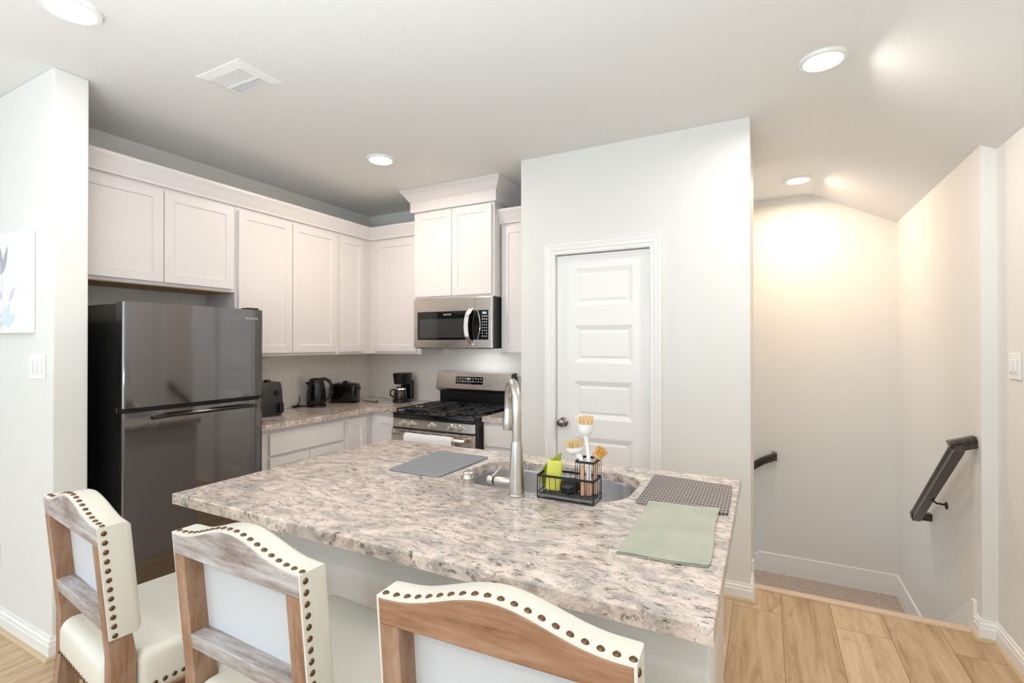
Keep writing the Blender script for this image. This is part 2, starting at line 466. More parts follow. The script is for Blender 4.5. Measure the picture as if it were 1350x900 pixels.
# rear wall with two window openings, far left wall with one
def wall_with_openings(name, fixed, thick, a0, a1, ops, axis):
    mb = MB()
    def bx(p, q, z0, z1):
        if axis == 'x': mb.box(p, fixed, z0, q, fixed + thick, z1)
        else: mb.box(fixed, p, z0, fixed + thick, q, z1)
    cur = a0
    for (p, q, z0, z1) in ops:
        bx(cur, p, 0, CZ); bx(p, q, 0, z0); bx(p, q, z1, CZ); cur = q
    bx(cur, a1, 0, CZ)
    return struct(name, mb, wallm)
wall_with_openings('wall_rear', -3.72, 0.12, -6.6, 1.12, [(-5.4, -3.0, 0.55, 2.5), (-2.2, 0.2, 0.55, 2.5)], 'x')
wall_with_openings('wall_far_left', -6.6, 0.12, -3.6, 1.03, [(-2.45, -0.15, 0.55, 2.5)], 'y')
glassm = mat('window_glass', (255, 255, 255), 0.0, trans=1.0)
def window(name, a0, a1, fixed, axis):
    mb = MB(); gl = MB()
    def bx(m_, p, q, z0, z1, d0, d1, **k):
        if axis == 'x': m_.box(p, fixed + d0, z0, q, fixed + d1, z1, **k)
        else: m_.box(fixed + d0, p, z0, fixed + d1, q, z1, **k)
    for (p, q, z0, z1) in ((a0, a1, 0.55, 0.60), (a0, a1, 2.45, 2.5), (a0, a0 + 0.05, 0.6, 2.45), (a1 - 0.05, a1, 0.6, 2.45), ((a0 + a1) / 2 - 0.02, (a0 + a1) / 2 + 0.02, 0.6, 2.45)):
        bx(mb, p, q, z0, z1, 0.03, 0.09)
    f = struct(name, mb, trimm)
    return f
window('window_1', -5.4, -3.0, -3.72, 'x'); window('window_2', -2.2, 0.2, -3.72, 'x'); window('window_3', -2.45, -0.15, -6.6, 'y')

# stairwell: three carpeted steps to a landing, then down to the left
def step(y0, y1, z):
    mb = MB(); mb.box(-0.078, y0, z - 0.22, 0.94, y1, z, 0.02, 3)
    struct('stair_step', mb, carpet)
step(3.285, 3.56, -0.19); step(3.545, 3.82, -0.38)
lb = MB(); lb.box(-0.10, 3.80, -0.75, 0.94, 4.93, -0.575, 0.015, 3)
struct('floor_landing', lb, carpet)
for k in range(3):
    struct('stair_step', MB().box(-0.38 - 0.27 * k, 4.05, -0.575 - 0.19 * (k + 2), -0.09 - 0.27 * k, 4.93, -0.575 - 0.19 * (k + 1), 0.02, 3), carpet)
struct('trim_1', MB().box(-0.078, 3.245, -0.03, 0.94, 3.30, 0.012, 0.006, 2), nosing)

# baseboards with moulded cap and a small oak shoe
def bb_profile(h=0.10, t=0.015):
    return [(0, 0), (t, 0), (t, h * 0.62), (t * 0.8, h * 0.70), (t * 0.8, h * 0.82), (t * 0.45, h * 0.90), (t * 0.45, h), (0, h)]
def run(mb, p0, p1, n, prof, z=0.0, e0=0.0, e1=0.0):
    """profile run along the floor from p0 to p1, n = into the room; e0/e1 mitre extensions per unit of profile depth"""
    p0, p1, n = Vector((*p0, z)), Vector((*p1, z)), Vector((*n, 0)); d = (p1 - p0).normalized()
    A = [p0 + n * a + Vector((0, 0, b_)) - d * (a * e0) for a, b_ in prof]
    B = [p1 + n * a + Vector((0, 0, b_)) + d * (a * e1) for a, b_ in prof]
    k = len(prof)
    mb.add(A + B, [list(range(k))[::-1], list(range(k, 2 * k))] + [[i, (i + 1) % k, k + (i + 1) % k, k + i] for i in range(k)])
shoe_prof = [(0.014, 0), (0.032, 0), (0.031, 0.008), (0.026, 0.015), (0.014, 0.018)]
bl = MB(); run(bl, (-6.6, 1.03), (-2.93, 1.03), (0, -1), bb_profile(), e1=1); run(bl, (-2.93, 1.03), (-2.93, 1.165), (1, 0), bb_profile(), e0=1)
b1 = struct('baseboard_left', bl, trimm)
s_ = MB(); run(s_, (-6.6, 1.03), (-2.93, 1.03), (0, -1), shoe_prof, e1=1); run(s_, (-2.93, 1.03), (-2.93, 1.165), (1, 0), shoe_prof, e0=1)
s_.build('shoe_molding', shoem, b1)
bp_ = MB(); run(bp_, (-0.575, 3.08), (-0.078, 3.08), (0, -1), bb_profile(0.095), e1=1); run(bp_, (-0.078, 3.08), (-0.078, 3.245), (1, 0), bb_profile(0.095), e0=1)
run(bp_, (-1.525, 3.08), (-1.339, 3.08), (0, -1), bb_profile(0.095))
b2 = struct('baseboard_pantry', bp_, trimm)
s_ = MB(); run(s_, (-0.575, 3.08), (-0.078, 3.08), (0, -1), shoe_prof, e1=1); run(s_, (-0.078, 3.08), (-0.078, 3.245), (1, 0), shoe_prof, e0=1)
s_.build('shoe_molding', shoem, b2)
br_ = MB()
def right_run(mb, prof):
    run(mb, (1.0, -3.6), (1.0, 3.20), (-1, 0), prof, e1=-1)
    run(mb, (0.94, 3.20), (1.0, 3.20), (0, -1), prof, e0=1, e1=-1)
    run(mb, (0.94, 3.20), (0.94, 3.262), (-1, 0), prof, e0=1)
right_run(br_, bb_profile(0.10)); b3 = struct('baseboard_right', br_, trimm)
s_ = MB(); right_run(s_, shoe_prof); s_.build('shoe_molding', shoem, b3)
# plain skirting boards down the stair
sk = MB(); sk.prism([(3.262, 0.16), (3.30, 0.155), (4.04, -0.40), (4.93, -0.40), (4.93, -0.9), (3.262, -0.9)], 0, 0.926, 0.9405)
struct('trim_2', sk, trimm, bevel=0.003)
sk = MB(); sk.prism([(0.928, -0.405), (-0.055, -0.405), (-0.40, -0.66), (-0.40, -1.3), (0.928, -0.9)], 1, 4.915, 4.9305)
struct('trim_3', sk, trimm, bevel=0.003)
sk = MB(); sk.prism([(3.25, -0.9), (3.95, -0.9), (3.95, -0.38), (3.30, 0.0), (3.30, 0.155), (3.25, 0.16)], 0, -0.0785, -0.066)
struct('trim_4', sk, trimm, bevel=0.003)

# pantry door with five sunk panels
door = MB(); DX0, DX1 = -1.264, -0.640
pw = DX1 - DX0
pans = [(0.124, z0 - 0.012, pw - 0.108, z1 - 0.012) for z0, z1 in ((1.705, 1.955), (1.325, 1.575), (0.955, 1.205), (0.585, 0.835), (0.215, 0.465))]
paneled(door, (DX0, 3.105, 0.012), (1, 0, 0), (0, -1, 0), pw, 2.036, pans, 0.035, 0.010, 0.030, 0.004, 0.006)
d1 = struct('door_1', door, trimm)
kn = MB(); kn.lathe([(0, 0), (0.030, 0), (0.033, 0.006), (0.020, 0.012), (0.012, 0.018), (0.012, 0.034), (0.024, 0.044), (0.028, 0.056), (0.024, 0.068), (0.010, 0.073), (0, 0.073)], (-1.215, 3.105, 0.925), 28, Matrix.Rotation(R(90), 4, 'X'))
kn.build('door_knob', darknickel, d1, smooth=True)
for z in (1.80, 1.04, 0.22):
    h_ = MB(); h_.cyl((-0.633, 3.088, z), (-0.633, 3.088, z + 0.09), 0.007, n=12); h_.box(-0.664, 3.099, z, -0.640, 3.106, z + 0.09, 0.001); h_.build('hinge', plastic, d1)
# moulded casing
cas = MB()
cprof = [(0, 0), (0.0, 0.010), (0.010, 0.014), (0.022, 0.012), (0.030, 0.017), (0.048, 0.019), (0.058, 0.023), (0.066, 0.023), (0.070, 0.016), (0.070, 0)]
def casing(mb, x0, x1, ztop, y, zbot=0.0):
    pts = [((x0, zbot), (-1, 0)), ((x0, ztop), (-1, 1)), ((x1, ztop), (1, 1)), ((x1, zbot), (1, 0))]
    rings = [[Vector((p[0] + d[0] * a, y - t, p[1] + d[1] * a)) for a, t in cprof] for p, d in pts]
    k = len(cprof)
    for A, B in zip(rings, rings[1:]):
        mb.add(A + B, [[i, i + 1, k + i + 1, k + i] for i in range(k - 1)])
    mb.add(rings[0], [list(range(k))]); mb.add(rings[-1], [list(range(k))])
casing(cas, -1.269, -0.635, 2.053, 3.08)
struct('trim_5', cas, trimm)
jb = MB(); jb.box(-1.285, 3.08, 0, -1.268, 3.20, 2.054); jb.box(-0.636, 3.08, 0, -0.62, 3.20, 2.054); jb.box(-1.285, 3.08, 2.054, -0.62, 3.20, 2.07)
jb.box(-1.268, 3.142, 0, -1.256, 3.155, 2.054); jb.box(-0.648, 3.142, 0, -0.636, 3.155, 2.054); jb.box(-1.268, 3.142, 2.042, -0.636, 3.155, 2.054)
struct('trim_6', jb, trimm)

# tile backsplash
struct('wall_tile_side', MB().box(-3.570, 2.03, 0.914, -3.561, 3.74, 1.37), tile_y)
struct('wall_tile_back', MB().box(-3.561, 3.731, 0.914, -1.525, 3.74, 1.45), tile_x)

# ================================================================== CEILING FIXTURES
def downlight(x, y, label, power, r=0.098, col=WARM, sp=180):
    t = thing('recessed_ceiling_light', label, 'ceiling light', (x, y, CZ), group='recessed ceiling lights')
    a = MB(); a.lathe([(r * 0.74, -0.004), (r * 0.80, -0.014), (r * 0.94, -0.013), (r, -0.005), (r, 0), (r * 0.74, 0)], (x, y, CZ), 48); a.build('trim_ring', plastic, t, smooth=True)
    b_ = MB(); b_.lathe([(0, -0.006), (r * 0.6, -0.006), (r * 0.74, -0.004)], (x, y, CZ), 48); b_.build('lens', lens, t, smooth=True)
    area('lamp', (0, 0, -0.016), (0, 0, 0), r * 1.5, r * 1.5, power, col, 'DISK', t, sp)
downlight(-2.36, 0.88, 'round recessed ceiling light near the white air vent, cut by the picture top', 4.5)
downlight(-2.38, 2.60, 'round recessed ceiling light above the kitchen wall cabinets', 14.0, col=(1.0, 0.84, 0.68))
downlight(0.232, 2.607, 'round recessed ceiling light between pantry wall and ceiling slope', DOWN_W, sp=169)
downlight(0.226, 4.43, 'round recessed ceiling light over the stair landing, washing the end wall', STAIR_W, col=STAIRWARM, sp=172)
for x_, y_ in ((-2.36, -1.3), (0.23, -1.3)):  # two extra lights added out of view to brighten the room
    downlight(x_, y_, 'added unseen round recessed ceiling light over the living room behind the stools', DOWN_W)
t = thing('ceiling_air_vent', 'white metal ceiling air vent with two banks of louvers', 'vent', (-2.275, 1.50, CZ))
vx0, vx1, vy0, vy1 = -2.435, -2.115, 1.385, 1.62
a = MB()
a.prism([(vx0, vy0), (vx1, vy0), (vx1, vy1), (vx0, vy1)], 2, CZ - 0.004, CZ)
a.bm.free(); a = MB()
o_ = [(vx0, vy0), (vx1, vy0), (vx1, vy1), (vx0, vy1)]; i_ = [(vx0 + .045, vy0 + .045), (vx1 - .045, vy0 + .045), (vx1 - .045, vy1 - .045), (vx0 + .045, vy1 - .045)]
for A, za, B, zb in ((o_, CZ, o_, CZ - .003), (o_, CZ - .003, i_, CZ - .010), (i_, CZ - .010, i_, CZ)):
    a.add([(*p, za) for p in A] + [(*p, zb) for p in B], [(i, (i + 1) % 4, 4 + (i + 1) % 4, 4 + i) for i in range(4)])
a.build('frame', plastic, t)
MB().box(vx0 + .045, vy0 + .045, CZ - 0.0015, vx1 - .045, vy1 - .045, CZ - 0.0005).build('backing', darkslot, t)
a = MB()
ys = vy1 - .045
for k in range(5):      # long louvers on the far edge
    y = ys - 0.006 - k * 0.011
    a.add([(vx0 + .047, y, CZ - .010), (vx1 - .047, y, CZ - .010), (vx1 - .047, y - .003, CZ - .0065), (vx0 + .047, y - .003, CZ - .0065)], [(0, 1, 2, 3)])
for k in range(16):
    x = vx0 + .052 + k * 0.0142
    a.add([(x, vy0 + .047, CZ - .010), (x, ys - .062, CZ - .010), (x + .006, ys - .062, CZ - .0065), (x + .006, vy0 + .047, CZ - .0065)], [(0, 1, 2, 3)])
a.box(vx0 + .045, ys - .064, CZ - .011, vx1 - .045, ys - .058, CZ - .002)
a.build('louvers', plastic, t)

# ================================================================== WALL CABINETS
def cabinet_root(label, c, cat='cabinet', group=None, name='wall_cabinet'):
    return thing(name, label, cat, c, group=group)
SH = 0.055   # shaker stile
def shaker(t, o, u, n, w_, h_, name='door'):
    mb = MB(); paneled(mb, o, u, n, w_, h_, [(SH, SH, w_ - SH, h_ - SH)], 0.019, 0.007, 0.004)
    return mb.build(name, cabm, t)
XF, DF = -3.24, -3.221     # frame plane and door face of the side run
UB, UT = 1.362, 2.40
def side_door(t, y0, y1, z0, z1, name='door'):
    return shaker(t, (DF, y1, z0), (0, -1, 0), (1, 0, 0), y1 - y0, z1 - z0, name)
def back_door(t, x0, x1, z0, z1, y, name='door'):
    return shaker(t, (x0, y, z0), (1, 0, 0), (0, -1, 0), x1 - x0, z1 - z0, name)
t = cabinet_root('short white double-door wall cabinet above the black refrigerator', (-3.40, 1.64, 1.80))
MB().box(-3.57, 1.167, 1.805, XF, 2.105, UT, 0.001).build('body', cabm, t)
MB().box(-3.56, 1.18, 1.800, XF - 0.004, 2.095, 1.8048).build('underside', mat('raw_birch', (196, 160, 118), 0.6), t)
side_door(t, 1.173, 1.648, 1.825, 2.378); side_door(t, 1.654, 2.090, 1.825, 2.378)
t = cabinet_root('tall white double-door wall cabinet between refrigerator cabinet and corner', (-3.40, 2.56, UB))
MB().box(-3.57, 2.107, UB, XF, 3.000, UT, 0.001).build('body', cabm, t)
side_door(t, 2.125, 2.552, 1.385, 2.378); side_door(t, 2.558, 2.985, 1.385, 2.378)
t = cabinet_root('white corner wall cabinet with one narrow door above the toaster', (-3.40, 3.2, UB))
MB().box(-3.57, 3.002, UB, XF, 3.74, UT, 0.001).build('body', cabm, t)
side_door(t, 3.025, 3.30, 1.385, 2.378)
t = cabinet_root('single-door white wall cabinet above the coffee maker', (-2.95, 3.57, UB))
MB().box(XF + 0.001, 3.41, UB, -2.655, 3.74, UT, 0.001).build('body', cabm, t)
back_door(t, -3.165, -2.70, 1.385, 2.378, 3.391)
t = cabinet_root('narrow white wall cabinet between microwave cabinet and pantry wall', (-1.70, 3.57, UB))
MB().box(-1.863, 3.41, UB, -1.527, 3.74, UT, 0.001).build('body', cabm, t)
back_door(t, -1.848, -1.54, 1.385, 2.378, 3.391)
# crown moulding along the run
def crown(mb, path, prof, closed_ends=True):
    """path: [(x, y, (nx, ny))] with mitre directions; prof: [(out, z)]"""
    rings = [[Vector((x + n[0] * a, y + n[1] * a, z)) for a, z in prof] for x, y, n in path]
    k = len(prof)
    for A, B in zip(rings, rings[1:]):
        mb.add(A + B, [[i, (i + 1) % k, k + (i + 1) % k, k + i] for i in range(k)])
    mb.add(rings[0], [list(range(k))]); mb.add(rings[-1], [list(range(k))])
cpf = [(0.0, UT), (0.020, UT), (0.022, UT + 0.014), (0.030, UT + 0.03), (0.046, UT + 0.066), (0.060, UT + 0.090), (0.060, UT + 0.108), (0.0, UT + 0.108)]
mb = MB(); crown(mb, [(XF, 1.167, (1, 0)), (XF, 3.41, (1, -1)), (-2.655, 3.41, (0, -1))], cpf)
struct('trim_7', mb, cabm)
mb = MB(); crown(mb, [(-1.868, 3.41, (0, -1)), (-1.527, 3.41, (0, -1))], cpf)
struct('trim_8', mb, cabm)
# raised cabinet over the microwave with its own frieze and crown
t = cabinet_root('raised white double-door cabinet above the microwave with flared crown', (-2.26, 3.5, 1.825))
MB().box(-2.650, 3.31, 1.825, -1.870, 3.74, 2.66, 0.001).build('body', cabm, t)
back_door(t, -2.637, -2.263, 1.845, 2.545, 3.291); back_door(t, -2.257, -1.890, 1.845, 2.545, 3.291)
mb = MB(); crown(mb, [(-2.650, 3.74, (-1, 0)), (-2.650, 3.31, (-1, -1)), (-1.870, 3.31, (1, -1)), (-1.870, 3.74, (1, 0))], [(0, 2.56), (0.026, 2.56), (0.026, 2.645), (0.0, 2.645)]); mb.build('frieze', cabm, t)
mb = MB(); crown(mb, [(-2.650, 3.74, (-1, 0)), (-2.650, 3.31, (-1, -1)), (-1.870, 3.31, (1, -1)), (-1.870, 3.74, (1, 0))],
    [(0.0, 2.645), (0.028, 2.645), (0.036, 2.655), (0.048, 2.672), (0.070, 2.705), (0.092, 2.726), (0.092, 2.7395), (0.0, 2.7395)]); mb.build('crown_molding', cabm, t)

# ================================================================== BASE CABINETS AND COUNTERS
BX, BY = -2.96, 3.13    # frame planes of side run and back run
t = cabinet_root('white base cabinet with wide drawer and two doors beside the refrigerator', (-3.25, 2.5, 0), name='base_cabinet')
MB().box(-3.55, 2.06, 0.10, BX, 2.832, 0.876, 0.001).build('body', cabm, t); MB().box(-3.55, 2.06, 0, BX - 0.07, 2.832, 0.10).build('toe_kick', cabm, t)
mb = MB(); mb.box(BX, 2.16, 0.700, BX + 0.019, 2.80, 0.850, 0.003); mb.build('drawer', cabm, t)
def sided(t, y0, y1, z0, z1): return shaker(t, (BX + 0.019, y1, z0), (0, -1, 0), (1, 0, 0), y1 - y0, z1 - z0)
sided(t, 2.16, 2.478, 0.125, 0.682); sided(t, 2.484, 2.80, 0.125, 0.682)
t = cabinet_root('white base cabinet with narrow door under the toaster', (-3.25, 3.2, 0), name='base_cabinet')
MB().box(-3.55, 2.834, 0.10, BX, 3.72, 0.876, 0.001).build('body', cabm, t); MB().box(-3.55, 2.834, 0, BX - 0.07, 3.72, 0.10).build('toe_kick', cabm, t)
sided(t, 2.855, 3.05, 0.125, 0.850)
t = cabinet_root('narrow white corner base cabinet beside the range, under the coffee maker', (-2.8, 3.4, 0), name='base_cabinet')
MB().box(BX + 0.001, BY, 0.10, -2.640, 3.74, 0.876, 0.001).build('body', cabm, t); MB().box(BX + 0.001, BY + 0.07, 0, -2.640, 3.74, 0.10).build('toe_kick', cabm, t)
back_door(t, -2.90, -2.66, 0.125, 0.850, BY - 0.019)
t = cabinet_root('white base cabinet between range and pantry wall', (-1.7, 3.4, 0), name='base_cabinet')
MB().box(-1.862, BY, 0.10, -1.527, 3.74, 0.876, 0.001).build('body', cabm, t); MB().box(-1.862, BY + 0.07, 0, -1.527, 3.74, 0.10).build('toe_kick', cabm, t)
MB().box(-1.845, BY - 0.019, 0.700, -1.545, BY, 0.850, 0.003).build('drawer', cabm, t)
back_door(t, -1.845, -1.545, 0.125, 0.682, BY - 0.019)

def slab(name, outer, z0, z1, m, label, cat, hole=None, e=0.004):
    mb = MB(); bm = mb.bm
    def inset(pts, d):
        n = len(pts); r = []
        for i in range(n):
            p, a, b_ = Vector(pts[i]), Vector(pts[i - 1]), Vector(pts[(i + 1) % n])
            d1 = (p - a).normalized(); d2 = (b_ - p).normalized()
            n1 = Vector((-d1.y, d1.x)); n2 = Vector((-d2.y, d2.x)); m_ = (n1 + n2)
            m_ = m_ / max(m_.dot(n1), 0.2)
            r.append(p + m_ * d)
        return [tuple(v) for v in r]
    loops = [(outer, z0), (outer, z1 - e), (inset(outer, e * 0.35), z1 - e * 0.35), (inset(outer, e), z1)]
    rings = [[bm.verts.new((*p, z)) for p in pts] for pts, z in loops]
    def stitch(rings):
        n = len(rings[0])
        for A, B in zip(rings, rings[1:]):
            for i in range(n): bm.faces.new([A[i], A[(i + 1) % n], B[(i + 1) % n], B[i]])
    stitch(rings)
    tops, bots = [rings[-1]], [rings[0]]
    if hole:
        hl = [(hole, z0), (hole, z1 - e), (inset(hole, -e), z1)]
        hr = [[bm.verts.new((*p, z)) for p in pts] for pts, z in hl]; stitch(hr)
        tops.append(hr[-1]); bots.append(hr[0])
    for group in (tops, bots):
        es = []
        for ring in group:
            for i in range(len(ring)):
                ed = bm.edges.get((ring[i], ring[(i + 1) % len(ring)]))
                es.append(ed)
        bmesh.ops.triangle_fill(bm, use_beauty=True, edges=es)
    o = mb.build(name, m)
    return setp(o, label, cat)
slab('countertop', [(-3.561, 2.045), (-2.925, 2.045), (-2.925, 3.105), (-2.640, 3.105), (-2.640, 3.731), (-3.561, 3.731)], 0.877, 0.914, gran2,
     'L-shaped speckled granite countertop along the kitchen walls', 'countertop')
slab('countertop', [(-1.862, 3.105), (-1.527, 3.105), (-1.527, 3.731), (-1.862, 3.731)], 0.877, 0.914, gran2,
     'short piece of granite countertop between range and pantry wall', 'countertop')

# ================================================================== ISLAND
IX0, IX1, IY0, IY1 = -1.903, -0.089, 1.005, 2.150
SX0, SX1, SY0, SY1 = -1.125, -0.432, 1.612, 2.020
def rrect(x0, y0, x1, y1, r, n=10):
    pts = []
    for cx, cy, a0 in ((x1 - r, y0 + r, -90), (x1 - r, y1 - r, 0), (x0 + r, y1 - r, 90), (x0 + r, y0 + r, 180)):
        for k in range(n + 1):
            a = R(a0 + 90 * k / n); pts.append((cx + r * math.cos(a), cy + r * math.sin(a)))
    return pts
hole = rrect(SX0, SY0, SX1, SY1, 0.135)
slab('island_countertop', [(IX0, IY0), (IX1, IY0), (IX1, IY1), (IX0, IY1)], 0.877, 0.914, gran,
     'large speckled granite countertop of the kitchen island', 'countertop', hole=hole)
t = thing('kitchen_island', 'white kitchen island base under the large granite top', 'kitchen island', (-1.0, 1.7, 0))
MB().box(-1.872, 1.28, 0, -0.124, 1.44, 0.876, 0.003).build('knee_wall', wallm, t)
cb = MB(); cb.box(-1.872, 1.441, 0, -0.151, 1.50, 0.876); cb.box(-1.872, 1.50, 0, -1.852, 2.12, 0.876); cb.box(-0.171, 1.50, 0, -0.151, 2.12, 0.876)
cb.box(-1.852, 2.10, 0.10, -0.171, 2.12, 0.876); cb.box(-1.852, 1.50, 0.08, -0.171, 2.10, 0.10)
cb.build('cabinet_box', cabm, t)
for x0, x1 in ((-1.85, -1.20), (-1.19, -0.69), (-0.68, -0.17)):
    shaker(t, (x1, 2.139, 0.125), (-1, 0, 0), (0, 1, 0), x1 - x0, 0.725)
ba = MB(); run(ba, (-1.872, 1.28), (-0.124, 1.28), (0, -1), bb_profile(0.095), e0=1, e1=1); run(ba, (-0.124, 1.28), (-0.124, 1.44), (1, 0), bb_profile(0.095), e0=1)
run(ba, (-1.872, 1.44), (-1.872, 1.28), (-1, 0), bb_profile(0.095), e1=1)
ba.build('base_trim', trimm, t)

# undermount sink
t = thing('kitchen_sink', 'stainless undermount sink set in the island countertop', 'sink', ((SX0 + SX1) / 2, (SY0 + SY1) / 2, 0.70))
mb = MB(); bm = mb.bm
lv = [(0.018, 0.8768, 0.15), (-0.004, 0.8766, 0.139), (-0.006, 0.868, 0.137), (-0.008, 0.74, 0.12), (-0.02, 0.715, 0.11), (-0.05, 0.702, 0.09), (-0.12, 0.698, 0.05)]
rings = [[bm.verts.new((*p, z)) for p in rrect(SX0 - d, SY0 - d, SX1 + d, SY1 + d, r)] for d, z, r in lv]
for A, B in zip(rings, rings[1:]):
    for i in range(len(A)): bm.faces.new([A[i], A[(i + 1) % len(A)], B[(i + 1) % len(A)], B[i]])
bm.faces.new(rings[-1])
mb.build('basin', sinkm, t, smooth=True, weld=False)
MB().lathe([(0, 0.003), (0.030, 0.003), (0.036, 0.006), (0.042, 0.004), (0.044, 0)], (-0.78, 1.83, 0.698), 32).build('drain', chrome, t, smooth=True)

# pull-down faucet
FX, FY = -0.790, 1.560
t = thing('kitchen_faucet', 'tall brushed nickel gooseneck pull-down faucet beside the sink', 'faucet', (FX, FY, 0.914))
MB().lathe([(0, 0), (0.030, 0), (0.031, 0.003), (0.0285, 0.006), (0.0285, 0.03), (0.0255, 0.09), (0.0215, 0.17), (0.019, 0.192), (0, 0.192)], (FX, FY, 0.9142), 40).build('body', nickel, t, smooth=True)
dirv = Vector((-0.133, 0.18, 0)).normalized(); span = 0.200
pts = [Vector((FX, FY, 1.106)), Vector((FX, FY, 1.15)), Vector((FX, FY, 1.20))]
rr = span / 2
for k in range(0, 17):
    a = math.pi * k / 16
    pts.append(Vector((FX, FY, 1.205)) + dirv * (rr - rr * math.cos(a)) + Vector((0, 0, rr * math.sin(a))))
e_ = pts[-1]; pts += [e_ + Vector((0, 0, -0.02))]
MB().tube(pts, 0.0170, 20).build('spout', nickel, t, smooth=True)
MB().lathe([(0, 0), (0.021, 0), (0.0225, 0.004), (0.0215, 0.03), (0.018, 0.075), (0.0168, 0.085), (0, 0.085)], (e_.x, e_.y, 1.112), 32).build('spray_head', nickel, t, smooth=True)
hd = MB(); hd.cyl((FX - 0.01, FY, 0.958), (FX - 0.088, FY - 0.002, 0.956), 0.0155, 0.0135, 24, 0.002)
hd.build('lever_base', nickel, t, smooth=True)
hd = MB(); hd.cyl((FX - 0.089, FY - 0.002, 0.956), (FX - 0.094, FY - 0.002, 0.956), 0.0135, 0.0135, 24); hd.build('black_ring', blackplastic, t, smooth=True, label='black ring')
hd = MB(); hd.cyl((FX - 0.0945, FY - 0.002, 0.956), (FX - 0.118, FY - 0.003, 0.957), 0.015, 0.013, 24, 0.003); hd.tube([(FX - 0.108, FY, 0.960), (FX - 0.110, FY + 0.05, 0.972), (FX - 0.112, FY + 0.085, 0.984)], [0.006, 0.005, 0.004], 10)
hd.build('lever', nickel, t, smooth=True)
t = setp(MB().lathe([(0, 0), (0.024, 0), (0.0245, 0.004), (0.0215, 0.006), (0.0215, 0.026), (0.0225, 0.028), (0.0225, 0.031), (0.021, 0.033), (0.0205, 0.050), (0.017, 0.054), (0, 0.055)], (-1.008, 1.580, 0.9142), 32).build('air_gap_cap', nickel, smooth=True),
     'small cylindrical brushed nickel cap by the sink beside the gooseneck faucet', 'cap')

# ================================================================== REFRIGERATOR
t = thing('refrigerator', 'glossy black top-freezer refrigerator standing in the alcove', 'refrigerator', (-3.15, 1.63, 0))
RY0, RY1 = 1.255, 2.010
MB().box(-3.53, RY0 + 0.004, 0.03, -2.876, RY1 - 0.004, 1.655, 0.004).build('body', fridgeside, t)
def fridge_door(z0, z1, name):
    mb = MB(); bm = mb.bm
    n = 10; r = 0.011
    prof = []          # gently crowned front between the rounded edges
    prof.append((-2.870, RY0))
    for k in range(5):
        a = R(90 * k / 4); prof.append((-2.806 - r + r * math.sin(a), RY0 + r - r * math.cos(a)))
    for k in range(1, n):
        u = k / n; prof.append((-2.806 + 0.006 * math.sin(math.pi * u), RY0 + r + (RY1 - RY0 - 2 * r) * u))
    for k in range(5):
        a = R(90 - 90 * k / 4); prof.append((-2.806 - r + r * math.sin(a), RY1 - r + r * math.cos(a)))
    prof.append((-2.870, RY1))
    mb.prism(prof, 2, z0, z1)
    return mb.build(name, fridgem, t, smooth=True)
fridge_door(1.132, 1.663, 'freezer_door')
fd = fridge_door(0.075, 1.108, 'fridge_door')
MB().box(-2.868, RY0 + 0.01, 0.045, -2.83, RY1 - 0.01, 0.072, 0.002).build('kick_grille', blackmatte, t)
MB().box(-2.874, RY0 + 0.012, 1.105, -2.828, RY1 - 0.012, 1.135).build('door_gasket', blackmatte, t)
mb = MB(); hp = []
for k in range(15):
    u = k / 14; e = min(1, math.sin(math.pi * u) * 3.0)
    hp.append((-2.806 + 0.006 + 0.030 * e, 1.385 + 0.575 * u, 1.072 + 0.006 * e))
mb.tube(hp, 0.0095, 12); mb.build('handle', enamel, t, smooth=True)
MB().box(-2.90, 1.925, 1.656, -2.825, 1.995, 1.676, 0.004).build('hinge_cover', blackplastic, t)
text('logo', 'FRIGIDAIRE', 0.017, (-2.7995, 1.925, 1.607), (0, 1, 0), (0, 0, 1), chrome, t)

# ================================================================== GAS RANGE
GX0, GX1, GY = -2.635, -1.867, 3.03
t = thing('gas_range', 'stainless steel gas range with black cast iron grates', 'stove', (-2.25, 3.38, 0))
MB().box(GX0, GY + 0.012, 0.02, GX1, 3.70, 0.895, 0.002).build('body', blackplastic, t)
mb = MB(); mb.prism([(GY - 0.012, 0.798), (GY + 0.02, 0.798), (GY + 0.02, 0.866), (GY - 0.004, 0.866)], 0, GX0 + 0.001, GX1 - 0.006)
mb.build('control_panel', steelm, t, bevel=0.003)
mb = MB(); mb.box(GX0 + 0.001, GY - 0.014, 0.867, GX1 - 0.001, 3.63, 0.912, 0.008, 3); mb.build('cooktop', enamel, t, smooth=True)
for i, px in enumerate((-2.528, -2.447, -2.256, -2.075, -2.000)):
    k = MB(); k.lathe([(0, 0), (0.021, 0), (0.023, 0.004), (0.0195, 0.008), (0.0185, 0.030), (0.016, 0.034), (0, 0.034)], (px, GY - 0.010, 0.832), 28, Matrix.Rotation(R(90), 4, 'X'))
    k.box(px - 0.004, GY - 0.052, 0.832 - 0.017, px + 0.004, GY - 0.040, 0.832 + 0.017, 0.002)
    k.build('knob', mat('knob_metal', (222, 214, 204), 0.28, metal=0.9) if i == 0 else MATS['knob_metal'], t, smooth=True)
od = MB(); od.box(GX0 + 0.003, GY - 0.030, 0.20, GX1 - 0.006, GY + 0.012, 0.786, 0.004)
od = od.build('oven_door', steelm, t)
MB().box(GX0 + 0.05, GY - 0.032, 0.28, GX1 - 0.055, GY - 0.028, 0.694, 0.001).build('window', blackglass, od)
MB().box(GX0 + 0.003, GY - 0.031, 0.694, GX1 - 0.006, GY - 0.0295, 0.702).build('dark_band', darkslot, od)
MB().box(GX0 + 0.003, GY - 0.024, 0.04, GX1 - 0.006, GY + 0.012, 0.188, 0.004).build('storage_drawer', steelm, t)
mb = MB()
